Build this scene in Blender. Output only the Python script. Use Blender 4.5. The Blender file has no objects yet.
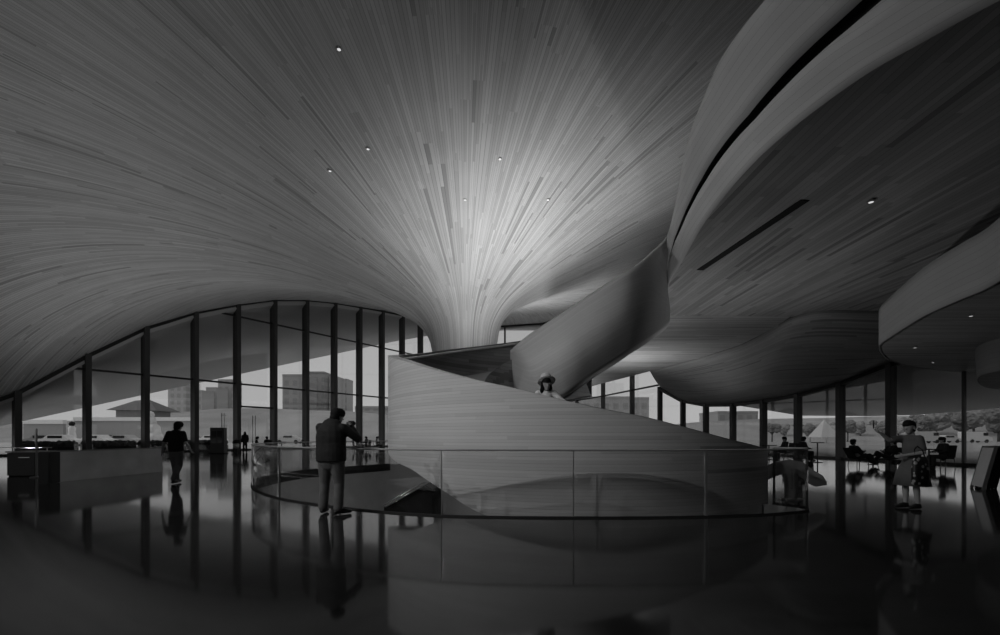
import bpy, bmesh, math, random
from mathutils import Vector, Matrix
random.seed(7)
S = bpy.context.scene
C = S.collection
PI = math.pi
# ------------------------------------------------------------------ camera, sky, light, exposure
F, HZ, CH = 450.0, 436.0, 1.32                 # focal length in pixels, horizon row, eye height
cam = bpy.data.cameras.new('camera')
cam.sensor_width = 36.0
cam.lens = 36.0 * F / 1000.0
cam.shift_y = (HZ - 317.5) / 1000.0
cam.clip_end = 2000
cam_o = bpy.data.objects.new('camera', cam)
C.objects.link(cam_o)
cam_o.location = (0, 0, CH)
cam_o.rotation_euler = (PI / 2, 0, 0)
S.camera = cam_o
S.view_settings.view_transform = 'Standard'
S.view_settings.look = 'None'
S.view_settings.exposure = 0.35
S.view_settings.gamma = 1.0
S.view_settings.use_curve_mapping = False
S.cycles.use_denoising = True
S.cycles.max_bounces = 14
S.cycles.diffuse_bounces = 5
S.cycles.glossy_bounces = 6
S.cycles.transparent_max_bounces = 40
S.cycles.sample_clamp_indirect = 4.0

world = bpy.data.worlds.new('overcast_sky')
S.world = world
world.use_nodes = True
nt = world.node_tree
nt.nodes.clear()
wo = nt.nodes.new('ShaderNodeOutputWorld')
bg = nt.nodes.new('ShaderNodeBackground')
tc = nt.nodes.new('ShaderNodeTexCoord')
sx = nt.nodes.new('ShaderNodeSeparateXYZ')
rp = nt.nodes.new('ShaderNodeValToRGB')
rp.color_ramp.elements[0].position = 0.0
rp.color_ramp.elements[0].color = (.42, .42, .42, 1)
rp.color_ramp.elements[1].position = 0.6
rp.color_ramp.elements[1].color = (.30, .30, .30, 1)
nt.links.new(tc.outputs['Generated'], sx.inputs[0])
nt.links.new(sx.outputs['Z'], rp.inputs[0])
nt.links.new(rp.outputs[0], bg.inputs[0])
bg.inputs[1].default_value = 1.0
nt.links.new(bg.outputs[0], wo.inputs[0])


def lamp(name, kind, loc, aim, energy, **kw):
    l = bpy.data.lights.new(name, kind)
    l.energy = energy
    for k, v in kw.items():
        setattr(l, k, v)
    o = bpy.data.objects.new(name, l)
    C.objects.link(o)
    o.location = loc
    d = Vector(aim) - Vector(loc)
    o.rotation_euler = d.to_track_quat('-Z', 'Y').to_euler()
    return o


# low hazy sun from the glass side, behind on the left
lamp('hazy_sun', 'SUN', (-60, -12, 48), (0, 0, 0), 0.9, angle=math.radians(12))
# added fill spots out of view on the left, brightening the stair front
for x, y in ((-13, 1.5), (-11, 4.5), (-7, .5)):
    lamp('stair_fill_light', 'SPOT', (x, y, 8.6), (.6, 9.5, 1.2), 700, spot_size=math.radians(62), spot_blend=1.0, shadow_soft_size=.08)
lamp('fascia_fill_light', 'SPOT', (-12, 4, 9.5), (4.6, 9.5, 7.4), 880, spot_size=math.radians(50), spot_blend=1.0, shadow_soft_size=.08)  # added unseen spot, there to lift the fascia band
# added fill spots hidden behind the stair, brightening the flare of the column
for x, y, z, e in ((-1.0, 18.2, 4.0, 620), (1.6, 18.6, 4.0, 620), (4.2, 18.2, 4.0, 260), (7.0, 30.0, .3, 1100), (3.2, 43.0, .3, 2200), (1.0, 38.0, .3, 1400)):
    lamp('column_fill_light', 'SPOT', (x, y, z), (x - .1, y + (6.0 if y < 20 else 1.0), 17), e, spot_size=math.radians(125), spot_blend=1.0, shadow_soft_size=.9)
# added unseen fill spots near floor level, lifting the soffits above
for x, y, e in ((6.8, 16.6, 210), (11.2, 30.0, 130), (15.5, 5.5, 70)):
    lamp('soffit_fill_light', 'SPOT', (x, y, .15), (x + .1, y + .2, 17), e, spot_size=math.radians(165), spot_blend=1.0, shadow_soft_size=.15)
# added fill spots without fixtures, lifting the low side of the vault
for x, y, e in ((-15, 12, .6), (-20, 19, 1.0), (-23, 27, .8), (-15, 33, .8)):
    lamp('vault_fill_light', 'SPOT', (x, y, .15), (x + .1, y - .2, 17), 420 * e, spot_size=math.radians(150), spot_blend=1.0, shadow_soft_size=.2)
# unseen fill light added below floor level to brighten the well lining
lamp('well_fill_light', 'POINT', (-3.4, 14.8, -2.3), (0, 0, -5), 110, shadow_soft_size=.3)


# ------------------------------------------------------------------ helpers
def U(px, py, d):
    """a point seen at (px, py) of the survey photograph, d metres in front of the eye"""
    return Vector(((px - 500) / F * d, d, CH + (HZ - py) / F * d))


def UH(px, py, h):
    """the point at height h seen at (px, py)"""
    return U(px, py, (h - CH) * F / (HZ - py))


def lerp(a, b, t):
    return a + (b - a) * t


def interp(tab, x):
    if x <= tab[0][0]:
        return tab[0][1]
    for (x0, y0), (x1, y1) in zip(tab, tab[1:]):
        if x <= x1:
            return lerp(y0, y1, (x - x0) / (x1 - x0))
    return tab[-1][1]


def sminterp(tab, x):
    """Catmull-Rom style interpolation"""
    n = len(tab)
    if x <= tab[0][0]:
        return tab[0][1]
    if x >= tab[-1][0]:
        return tab[-1][1]
    for i in range(n - 1):
        if x <= tab[i + 1][0]:
            x0, y0 = tab[i]
            x1, y1 = tab[i + 1]
            h = x1 - x0
            def sl(j):
                if j == 0 or j == n - 1:
                    a, b = (0, 1) if j == 0 else (n - 2, n - 1)
                    return (tab[b][1] - tab[a][1]) / (tab[b][0] - tab[a][0])
                s0 = (tab[j][1] - tab[j - 1][1]) / (tab[j][0] - tab[j - 1][0])
                s1 = (tab[j + 1][1] - tab[j][1]) / (tab[j + 1][0] - tab[j][0])
                if s0 * s1 <= 0:
                    return 0
                return 2 * s0 * s1 / (s0 + s1)
            m0, m1 = sl(i), sl(i + 1)
            t = (x - x0) / h
            return ((2 * t**3 - 3 * t**2 + 1) * y0 + (t**3 - 2 * t**2 + t) * h * m0
                    + (-2 * t**3 + 3 * t**2) * y1 + (t**3 - t**2) * h * m1)


def spline(pts, n, closed=False):
    """Catmull-Rom through points, n steps per span"""
    P = [Vector(p) for p in pts]
    out = []
    m = len(P)
    for i in range(m if closed else m - 1):
        if closed:
            a, b, c, d = P[i - 1], P[i], P[(i + 1) % m], P[(i + 2) % m]
        else:
            b, c = P[i], P[i + 1]
            a = P[i - 1] if i else b * 2 - c
            d = P[i + 2] if i + 2 < m else c * 2 - b
        for k in range(n):
            t = k / n
            out.append(.5 * ((2 * b) + (c - a) * t + (2 * a - 5 * b + 4 * c - d) * t * t + (3 * b - a - 3 * c + d) * t**3))
    if not closed:
        out.append(P[-1].copy())
    return out


def tag(o, label=None, cat=None, group=None, kind=None):
    if label:
        o['label'] = label
    if cat:
        o['category'] = cat
    if group:
        o['group'] = group
    if kind:
        o['kind'] = kind
    return o


def empty(name, loc=(0, 0, 0), rz=0):
    o = bpy.data.objects.new(name, None)
    C.objects.link(o)
    o.location = loc
    o.rotation_euler = (0, 0, rz)
    return o


def link(name, me, mat, parent=None, smooth=False):
    if isinstance(mat, (list, tuple)):
        for m in mat:
            me.materials.append(m)
    elif mat:
        me.materials.append(mat)
    if smooth:
        for p in me.polygons:
            p.use_smooth = True
    o = bpy.data.objects.new(name, me)
    C.objects.link(o)
    if parent:
        o.parent = parent
    return o


def from_bm(name, bm, mat, parent=None, smooth=False, recalc=True):
    if recalc:
        bmesh.ops.recalc_face_normals(bm, faces=bm.faces)
    me = bpy.data.meshes.new(name)
    bm.to_mesh(me)
    bm.free()
    return link(name, me, mat, parent, smooth)


def box(bm, c, s, rz=0.0, rx=0.0, ry=0.0, bev=0.0):
    r = bmesh.ops.create_cube(bm, size=1)
    vs = r['verts']
    M = Matrix.Translation(c) @ Matrix.Rotation(rz, 4, 'Z') @ Matrix.Rotation(ry, 4, 'Y') @ Matrix.Rotation(rx, 4, 'X') @ Matrix.Diagonal((s[0], s[1], s[2], 1))
    bmesh.ops.transform(bm, matrix=M, verts=vs)
    if bev:
        es = list({e for v in vs for e in v.link_edges})
        bmesh.ops.bevel(bm, geom=es, offset=bev, segments=2, affect='EDGES')


def box_obj(name, c, s, mat, parent=None, rz=0.0, rx=0.0, ry=0.0, bev=0.0):
    bm = bmesh.new()
    box(bm, c, s, rz, rx, ry, bev)
    return from_bm(name, bm, mat, parent)


def bar(bm, p, q, w, h=None):
    """rectangular bar between two points"""
    p, q = Vector(p), Vector(q)
    d = q - p
    h = h or w
    rot = d.to_track_quat('Z', 'Y').to_matrix().to_4x4()
    r = bmesh.ops.create_cube(bm, size=1)
    M = Matrix.Translation((p + q) / 2) @ rot @ Matrix.Diagonal((w, h, d.length, 1))
    bmesh.ops.transform(bm, matrix=M, verts=r['verts'])


def tube(bm, pts, rad, seg=8, cap=True):
    pts = [Vector(p) for p in pts]
    rings = []
    n = len(pts)
    for i, p in enumerate(pts):
        t = (pts[min(i + 1, n - 1)] - pts[max(i - 1, 0)]).normalized()
        up = Vector((0, 0, 1)) if abs(t.z) < .95 else Vector((1, 0, 0))
        a = t.cross(up).normalized()
        b = t.cross(a).normalized()
        r = rad[i] if isinstance(rad, (list, tuple)) else rad
        rings.append([bm.verts.new(p + a * (r * math.cos(2 * PI * k / seg)) + b * (r * math.sin(2 * PI * k / seg))) for k in range(seg)])
    for r0, r1 in zip(rings, rings[1:]):
        for k in range(seg):
            bm.faces.new((r0[k], r0[(k + 1) % seg], r1[(k + 1) % seg], r1[k]))
    if cap:
        bm.faces.new(rings[0][::-1])
        bm.faces.new(rings[-1])


def lathe(bm, prof, seg=24, c=(0, 0, 0)):
    rings = []
    for r, z in prof:
        rings.append([bm.verts.new((c[0] + r * math.cos(2 * PI * k / seg), c[1] + r * math.sin(2 * PI * k / seg), c[2] + z)) for k in range(seg)])
    for r0, r1 in zip(rings, rings[1:]):
        for k in range(seg):
            bm.faces.new((r0[k], r0[(k + 1) % seg], r1[(k + 1) % seg], r1[k]))
    bm.faces.new(rings[0][::-1])
    bm.faces.new(rings[-1])


def grid(name, rows, mat, parent=None, uv=None, thick=0.0, smooth=True, flip=False, offset=-1):
    """rows: list of equally long lists of points; uv[i][j] optional (u, v)"""
    nr, nc = len(rows), len(rows[0])
    vs = [tuple(p) for r in rows for p in r]
    fs = []
    for i in range(nr - 1):
        for j in range(nc - 1):
            f = (i * nc + j, i * nc + j + 1, (i + 1) * nc + j + 1, (i + 1) * nc + j)
            fs.append(f[::-1] if flip else f)
    me = bpy.data.meshes.new(name)
    me.from_pydata(vs, [], fs)
    if uv:
        l = me.uv_layers.new(name='UVMap')
        for lp in me.loops:
            i, j = divmod(lp.vertex_index, nc)
            l.data[lp.index].uv = uv[i][j]
    o = link(name, me, mat, parent, smooth)
    if thick:
        m = o.modifiers.new('thickness', 'SOLIDIFY')
        m.thickness = thick
        m.offset = offset
    return o


def arc_uv(rows):
    """(metres along a row, metres across rows)"""
    nr, nc = len(rows), len(rows[0])
    uv = [[None] * nc for _ in range(nr)]
    mid = rows[nr // 2]
    us = [0]
    for a, b in zip(mid, mid[1:]):
        us.append(us[-1] + (Vector(b) - Vector(a)).length)
    for j in range(nc):
        v = 0
        for i in range(nr):
            if i:
                v += (Vector(rows[i][j]) - Vector(rows[i - 1][j])).length
            uv[i][j] = (us[j], v)
    return uv


def poly_slab(name, pts, top, mat, parent=None, skirt=None):
    """a flat plate whose underside outline is pts, with thickness up to `top` more"""
    bm = bmesh.new()
    lo = [bm.verts.new(p) for p in pts]
    hi = [bm.verts.new((p[0], p[1], p[2] + top)) for p in pts]
    n = len(pts)
    es = [bm.edges.new((lo[i], lo[(i + 1) % n])) for i in range(n)]
    bmesh.ops.triangle_fill(bm, edges=es, use_beauty=True)
    es = [bm.edges.new((hi[i], hi[(i + 1) % n])) for i in range(n)]
    bmesh.ops.triangle_fill(bm, edges=es, use_beauty=True)
    for i in range(n):
        bm.faces.new((lo[i], lo[(i + 1) % n], hi[(i + 1) % n], hi[i]))
    return from_bm(name, bm, mat, parent)


# ------------------------------------------------------------------ materials (all greys: a black and white scene)
def base_mat(name):
    m = bpy.data.materials.new(name)
    m.use_nodes = True
    n = m.node_tree
    return m, n, n.nodes['Principled BSDF']


def N(n, t, **kw):
    x = n.nodes.new(t)
    for k, v in kw.items():
        setattr(x, k, v)
    return x


def math_n(n, op, a, b=None, c=None):
    x = N(n, 'ShaderNodeMath', operation=op)
    for i, v in enumerate((a, b, c)):
        if v is None:
            continue
        if isinstance(v, (int, float)):
            x.inputs[i].default_value = v
        else:
            n.links.new(v, x.inputs[i])
    return x.outputs[0]


def plain(name, g, rough=.6, spec=.3, noise=.12, scale=6.0, metal=0.0, bump=0.0):
    m, n, p = base_mat(name)
    p.inputs['Roughness'].default_value = rough
    p.inputs['Specular IOR Level'].default_value = spec
    p.inputs['Metallic'].default_value = metal
    co = N(n, 'ShaderNodeTexCoord')
    nz = N(n, 'ShaderNodeTexNoise')
    nz.inputs['Scale'].default_value = scale
    nz.inputs['Detail'].default_value = 4
    n.links.new(co.outputs['Object'], nz.inputs['Vector'])
    v = math_n(n, 'MULTIPLY_ADD', nz.outputs[0], 2 * g * noise, g * (1 - noise))
    cb = N(n, 'ShaderNodeCombineColor')
    for i in range(3):
        n.links.new(v, cb.inputs[i])
    n.links.new(cb.outputs[0], p.inputs['Base Color'])
    if bump:
        b = N(n, 'ShaderNodeBump')
        b.inputs['Strength'].default_value = bump
        b.inputs['Distance'].default_value = .02
        n.links.new(nz.outputs[0], b.inputs['Height'])
        n.links.new(b.outputs[0], p.inputs['Normal'])
    return m


def planks(name, g, width, length, amp=.22, dark=.06, rough=.5, spec=.25, gap=.05, mode='uv', swap=False, octave=False, fine=.1, count=100):
    """strip cladding.  mode uv: u runs along the strips in metres, v across.
    octave: u is the distance from the column, v the angle; strips split as they spread."""
    m, n, p = base_mat(name)
    p.inputs['Roughness'].default_value = rough
    p.inputs['Specular IOR Level'].default_value = spec
    co = N(n, 'ShaderNodeTexCoord')
    sp = N(n, 'ShaderNodeSeparateXYZ')
    n.links.new(co.outputs['UV' if mode == 'uv' else 'Object'], sp.inputs[0])
    u, v = (sp.outputs[0], sp.outputs[1]) if not swap else (sp.outputs[1], sp.outputs[0])
    if octave:
        jc = N(n, 'ShaderNodeTexWhiteNoise', noise_dimensions='1D')
        n.links.new(math_n(n, 'FLOOR', math_n(n, 'MULTIPLY', v, count / (2 * PI))), jc.inputs['W'])
        uj = math_n(n, 'MULTIPLY', u, math_n(n, 'MULTIPLY_ADD', jc.outputs[0], .35, .35))
        lv = math_n(n, 'FLOOR', math_n(n, 'LOGARITHM', math_n(n, 'MAXIMUM', uj, 1.0), 2.0))
        cnt = math_n(n, 'MULTIPLY', math_n(n, 'POWER', 2.0, lv), count / (2 * PI))
        vs = math_n(n, 'MULTIPLY', v, cnt)
    else:
        lv = None
        vs = math_n(n, 'DIVIDE', v, width)
    pl = math_n(n, 'FLOOR', vs)
    fr = math_n(n, 'FRACT', vs)
    w1 = N(n, 'ShaderNodeTexWhiteNoise', noise_dimensions='1D')
    key = pl if lv is None else math_n(n, 'ADD', pl, math_n(n, 'MULTIPLY', lv, 137.31))
    n.links.new(key, w1.inputs['W'])
    seg = math_n(n, 'FLOOR', math_n(n, 'DIVIDE', math_n(n, 'MULTIPLY_ADD', w1.outputs[0], length * 3, u), length))
    cx = N(n, 'ShaderNodeCombineXYZ')
    n.links.new(key, cx.inputs[0])
    n.links.new(seg, cx.inputs[1])
    w2 = N(n, 'ShaderNodeTexWhiteNoise', noise_dimensions='2D')
    n.links.new(cx.outputs[0], w2.inputs['Vector'])
    r = w2.outputs[0]
    tone = math_n(n, 'MULTIPLY_ADD', r, 2 * amp, 1 - amp)
    # a few strips markedly darker
    dk = math_n(n, 'LESS_THAN', r, dark)
    tone = math_n(n, 'MULTIPLY', tone, math_n(n, 'MULTIPLY_ADD', dk, -.24, 1.0))
    # joint between strips
    if gap:
        gp = math_n(n, 'LESS_THAN', fr, gap)
        tone = math_n(n, 'MULTIPLY', tone, math_n(n, 'MULTIPLY_ADD', gp, -.5, 1.0))
    # broad cloudiness
    nz = N(n, 'ShaderNodeTexNoise')
    nz.inputs['Scale'].default_value = .6
    nz.inputs['Detail'].default_value = 3
    n.links.new(co.outputs['Object'], nz.inputs['Vector'])
    tone = math_n(n, 'MULTIPLY', tone, math_n(n, 'MULTIPLY_ADD', nz.outputs[0], 2 * fine, 1 - fine))
    val = math_n(n, 'MULTIPLY', tone, g)
    cb = N(n, 'ShaderNodeCombineColor')
    for i in range(3):
        n.links.new(val, cb.inputs[i])
    n.links.new(cb.outputs[0], p.inputs['Base Color'])
    bp = N(n, 'ShaderNodeBump')
    bp.inputs['Strength'].default_value = .35
    bp.inputs['Distance'].default_value = .03
    n.links.new(r, bp.inputs['Height'])
    n.links.new(bp.outputs[0], p.inputs['Normal'])
    return m


def glass_mat(name, tint=.93, ior=1.5, haze=0.0):
    m = bpy.data.materials.new(name)
    m.use_nodes = True
    n = m.node_tree
    n.nodes.clear()
    out = N(n, 'ShaderNodeOutputMaterial')
    tr = N(n, 'ShaderNodeBsdfTransparent')
    tr.inputs[0].default_value = (tint, tint, tint, 1)
    gl = N(n, 'ShaderNodeBsdfGlossy')
    gl.inputs['Roughness'].default_value = .0
    gl.inputs[0].default_value = (1, 1, 1, 1)
    lw = N(n, 'ShaderNodeLayerWeight')
    lw.inputs[0].default_value = .5
    f0 = ((ior - 1) / (ior + 1)) ** 2
    fz = math_n(n, 'MULTIPLY_ADD', math_n(n, 'POWER', lw.outputs['Facing'], 5.0), 1 - f0, f0)
    mx = N(n, 'ShaderNodeMixShader')
    n.links.new(fz, mx.inputs[0])
    n.links.new(tr.outputs[0], mx.inputs[1])
    n.links.new(gl.outputs[0], mx.inputs[2])
    last = mx.outputs[0]
    if haze:
        df = N(n, 'ShaderNodeBsdfDiffuse')
        df.inputs[0].default_value = (.5, .5, .5, 1)
        m2 = N(n, 'ShaderNodeMixShader')
        m2.inputs[0].default_value = haze
        n.links.new(last, m2.inputs[1])
        n.links.new(df.outputs[0], m2.inputs[2])
        last = m2.outputs[0]
    n.links.new(last, out.inputs[0])
    return m


def emit(name, g, s):
    m, n, p = base_mat(name)
    p.inputs['Base Color'].default_value = (g, g, g, 1)
    p.inputs['Emission Color'].default_value = (1, 1, 1, 1)
    p.inputs['Emission Strength'].default_value = s
    return m


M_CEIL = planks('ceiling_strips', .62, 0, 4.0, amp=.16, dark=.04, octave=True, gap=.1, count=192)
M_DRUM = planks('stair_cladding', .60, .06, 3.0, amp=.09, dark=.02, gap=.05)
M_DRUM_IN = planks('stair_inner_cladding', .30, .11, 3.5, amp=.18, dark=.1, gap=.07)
M_RIB = planks('balustrade_cladding', .50, .08, 6.0, amp=.05, dark=.0, gap=.03)
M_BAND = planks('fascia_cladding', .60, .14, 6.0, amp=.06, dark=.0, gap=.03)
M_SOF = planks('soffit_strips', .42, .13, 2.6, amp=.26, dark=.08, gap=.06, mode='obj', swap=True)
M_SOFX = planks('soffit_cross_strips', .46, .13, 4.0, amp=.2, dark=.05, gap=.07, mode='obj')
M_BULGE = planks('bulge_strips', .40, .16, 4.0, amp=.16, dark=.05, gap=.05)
M_FLOOR, _n, _p = base_mat('polished_floor')
_p.inputs['Roughness'].default_value = .045
_p.inputs['Specular IOR Level'].default_value = .5
_p.inputs['IOR'].default_value = 1.40
_co = N(_n, 'ShaderNodeTexCoord')
_nz = N(_n, 'ShaderNodeTexNoise')
_nz.inputs['Scale'].default_value = .5
_nz.inputs['Detail'].default_value = 5
_n.links.new(_co.outputs['Object'], _nz.inputs['Vector'])
_v = math_n(_n, 'MULTIPLY_ADD', _nz.outputs[0], .022, .014)
_cb = N(_n, 'ShaderNodeCombineColor')
for _i in range(3):
    _n.links.new(_v, _cb.inputs[_i])
_n.links.new(_cb.outputs[0], _p.inputs['Base Color'])
_r = math_n(_n, 'MULTIPLY_ADD', _nz.outputs[0], .07, .035)
_n.links.new(_r, _p.inputs['Roughness'])

M_DARKMETAL = plain('dark_metal', .025, .45, .4)
M_FIN = plain('fin_metal', .075, .5, .3)
M_STEEL = plain('brushed_steel', .55, .3, .5, metal=.8)
M_BLACK = plain('black_matte', .012, .7, .2)
M_LINER = plain('well_lining', .26, .5, .3, scale=2)
M_LOWER = plain('lower_floor_stone', .10, .4, .4, scale=1)
M_GLASS = glass_mat('clear_glass', .9)
M_RAILGLASS = glass_mat('railing_glass', .93, 1.45)
M_WALL = plain('dark_plaster', .12, .8, .2, scale=1)
M_EAVE = plain('eave_panels', .62, .7, .2, scale=.3, noise=.06)
M_GROUND = plain('outside_paving', .45, .9, .1, scale=.15, noise=.2)

# ------------------------------------------------------------------ window lines of the hall
WL = []                                                    # left curtain wall: ground point, head height
LTOP = {-5: .6, -4: .6, -3: .7, -2: 1.0, -1: 2.2, 0: 4.25, 1: 7.26, 2: 10.0, 3: 12.0, 4: 13.55, 5: 14.9, 6: 15.8, 7: 16.4, 8: 16.8, 9: 17.2, 10: 17.5, 11: 17.8, 12: 18.0}
for i in range(-5, 13):
    z = 3.0 * (i + 10)
    WL.append((Vector((1.9133 * (i + 10) - 51.33, z, 0)), LTOP[i]))
BACK = [(Vector((-5.0, 68.5, 0)), 18.0), (Vector((.75, 68.0, 0)), 18.0), (Vector((6.2, 66.5, 0)), 18.0),
        (Vector((10.6, 62.0, 0)), 18.0), (Vector((12.6, 55.0, 0)), 18.0), (Vector((14.1, 48.0, 0)), 18.0)]
RTOP = [5.3, 5.05, 4.4, 4.0, 3.85, 3.78, 3.95, 4.5, 5.9]
RPX = [964, 891, 840.5, 798, 763.5, 733, 706, 683, 660]
WR = []                                                    # right curtain wall, near to far
for i in range(9):
    z = 20.0 * (7 + i) / 7
    WR.append((Vector(((RPX[i] - 500) / F * z, z, 0)), RTOP[i]))

# ------------------------------------------------------------------ ceiling: a vault that flows down into one flared column
TX, TY, H0 = -2.1, 27.0, 17.0
PROF = [(1.85, 5.5), (1.92, 6.5), (2.1, 7.5), (2.45, 8.15), (3.1, 8.8), (4.5, 9.6), (7, 10.7), (11, 12.2), (16, 13.6), (24, 15.3), (33, 17.0), (45, 17.8), (70, 18.0)]
bound = [(p.copy(), h) for p, h in WL] + BACK + [(p.copy(), 17.0) for p, h in reversed(WR)]
bound += [(Vector((24, 14, 0)), 17.0), (Vector((25, -14, 0)), 17.0), (Vector((0, -16, 0)), 15.0), (Vector((-25, -16, 0)), 9.0), (Vector((-40, -14, 0)), .6), (Vector((-44, 0, 0)), .6)]


def bound_hit(th):
    d = Vector((math.sin(th), -math.cos(th)))
    best = None
    for (a, ha), (b, hb) in zip(bound, bound[1:] + bound[:1]):
        ax, ay, bx, by = a.x - TX, a.y - TY, b.x - TX, b.y - TY
        ex, ey = bx - ax, by - ay
        den = d.x * ey - d.y * ex
        if abs(den) < 1e-9:
            continue
        r = (ax * ey - ay * ex) / den
        t = (ax * d.y - ay * d.x) / den
        if r > 0 and -1e-6 <= t <= 1 + 1e-6 and (best is None or r < best[0]):
            best = (r, lerp(ha, hb, min(1, max(0, t))))
    return best


def ceil_h(r, rm, hb):
    base = sminterp(PROF, r)
    return base + (hb - sminterp(PROF, rm)) * math.exp(-(rm - r) / 9.0)


NT, NR = 512, 72
rows, uvs = [], []
for i in range(NT + 1):
    th = -PI + 2 * PI * i / NT
    rm, hb = bound_hit(th)
    row, uv = [], []
    for j in range(NR + 1):
        u = (j / NR)
        r = 1.85 + (rm - 1.85) * u ** 1.7
        row.append((TX + r * math.sin(th), TY - r * math.cos(th), ceil_h(r, rm, hb)))
        uv.append((r, th))
    rows.append(row)
    uvs.append(uv)
ceil = grid('ceiling', rows, M_CEIL, uv=uvs)
tag(ceil, 'vast vaulted ceiling of fine radiating strips flowing down into the flared column', 'ceiling', kind='structure')
bm = bmesh.new()
lathe(bm, [(2.15, 0), (2.0, .8), (1.88, 3), (1.84, 5.5)], 64, (TX, TY, 0))
tag(from_bm('pillar', bm, planks('column_strips', .6, .12, 4, mode='obj', gap=.05), smooth=True),
    'round flared column rising behind the spiral stair', 'column', kind='structure')

# ------------------------------------------------------------------ floor with the oval stair well
RIM_PX = [(812, 511), (790, 513.3), (760, 515.3), (700, 517.3), (650, 518), (600, 518.2), (530, 518), (460, 516.8), (420, 515), (385, 512.5), (340, 508), (300, 502.5), (275, 497.5), (259, 492), (252, 487), (254, 481), (265, 477), (300, 471), (340, 467.5), (390, 464)]
rim = [U(x, y, CH * F / (y - HZ)) for x, y in RIM_PX]
rim = spline(rim, 5)
hidden = [Vector((-2.2, 20.8, 0)), Vector((-.3, 18, 0)), Vector((1.2, 14, 0)), Vector((3, 11, 0)), Vector((4.3, 9.5, 0)), Vector((5.15, 8.75, 0)), Vector((5.45, 8.3, 0))]
hole = [Vector((p.x, p.y, 0)) for p in rim] + hidden
OUT = [(-46, -18), (27, -18), (27, 20), (22, 21), (17, 46), (14, 60), (8, 71), (-12, 71), (-36, 30), (-46, 16)]
bm = bmesh.new()
ov = [bm.verts.new((x, y, 0)) for x, y in OUT]
hv = [bm.verts.new(p) for p in hole]
es = [bm.edges.new((ov[i], ov[(i + 1) % len(ov)])) for i in range(len(ov))] + [bm.edges.new((hv[i], hv[(i + 1) % len(hv)])) for i in range(len(hv))]
bmesh.ops.triangle_fill(bm, edges=es, use_beauty=True)
for f in bm.faces:
    if f.normal.z < 0:
        f.normal_flip()
tag(from_bm('floor', bm, M_FLOOR, recalc=False), 'dark polished stone floor mirroring the hall', 'floor', kind='structure')
# lining of the well and the level below
rows = [[Vector((p.x, p.y, z)) for p in hole + hole[:1]] for z in (0, -.5, -1.5, -3, -4.5)]
tag(grid('wall_well', rows, M_LINER), 'grey lining wall of the oval stair well', 'wall', kind='structure')
rows = [[Vector((p.x, p.y, z)) for p in hole + hole[:1]] for z in (.012, -.10)]
bm = bmesh.new()
box(bm, (0, 14, -4.55), (30, 30, .1))
tag(from_bm('floor_lower', bm, M_LOWER), 'dim floor of the level below, down the stair well', 'floor', kind='structure')

# ------------------------------------------------------------------ walls closing the hall out of view
def wall(name, pts, h0, h1, mat, label):
    rows = [[Vector((p[0], p[1], z)) for p in pts] for z in (h0, h1)]
    o = grid(name, rows, mat, thick=.3, smooth=False)
    return tag(o, label, 'wall', kind='structure')


wall('wall_back', [(-12, -16), (25, -16)], 0, 17.2, M_WALL, 'plain dark wall behind the viewpoint')
wall('wall_right', [(25, -16), (24.3, 14)], 0, 17.2, M_WALL, 'plain dark side wall on the balcony side')
rows = [[], []]
for p, h in WR:
    rows[0].append(Vector((p.x + .2, p.y, h)))
    rows[1].append(Vector((p.x + .2, p.y, 17.2)))
tag(grid('wall_upper_right', rows, M_WALL, thick=.2, smooth=False), 'upper wall above the right-hand windows', 'wall', kind='structure')

# ------------------------------------------------------------------ curtain walls
def ray_head(p):
    th = math.atan2(p.x - TX, -(p.y - TY))
    rm, hb = bound_hit(th)
    return hb


wn = [0]


def bay(a, ha, b, hb, transoms, side, door=False):
    """one window: sill and head frame, pane, transoms"""
    wn[0] += 1
    a, b = Vector(a), Vector(b)
    d = (b - a).normalized()
    bm = bmesh.new()
    bar(bm, a + Vector((0, 0, .06)), b + Vector((0, 0, .06)), .16, .12)
    bar(bm, a + Vector((0, 0, ha - .1)), b + Vector((0, 0, hb - .1)), .3, .25)
    w = from_bm('window_%d' % wn[0], bm, M_DARKMETAL)
    tag(w, side, 'window', kind='structure')
    nrm = Vector((-d.y, d.x, 0)) * .012
    bm = bmesh.new()
    q = [a + Vector((0, 0, .1)), b + Vector((0, 0, .1)), b + Vector((0, 0, hb - .15)), a + Vector((0, 0, ha - .15))]
    f = [bm.verts.new(p + nrm) for p in q]
    g = [bm.verts.new(p - nrm) for p in q]
    bm.faces.new(f)
    bm.faces.new(g[::-1])
    for k in range(4):
        bm.faces.new((f[k], g[k], g[(k + 1) % 4], f[(k + 1) % 4]))
    from_bm('pane', bm, M_GLASS, w)
    for h in transoms:
        ta, tb = (0, 1)
        if h > min(ha, hb) - .3:
            if ha < hb and h < hb - .3:
                ta = (h + .2 - ha) / (hb - ha)
            else:
                continue
        bm = bmesh.new()
        bar(bm, lerp(a, b, ta) + Vector((0, 0, h)), lerp(a, b, tb) + Vector((0, 0, h)), .12, .16)
        from_bm('transom', bm, M_DARKMETAL, w)
    return w


def fin(p, h, dirv, depth, width, label, name='window_pillar'):
    bm = bmesh.new()
    rz = math.atan2(dirv.y, dirv.x)
    box(bm, (0, 0, h / 2), (width, depth, h))
    o = from_bm(name, bm, M_FIN)
    o.location = p
    o.rotation_euler.z = rz
    tag(o, label, 'column', group='dark fins of the curtain walls', kind='structure')
    return o


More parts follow.
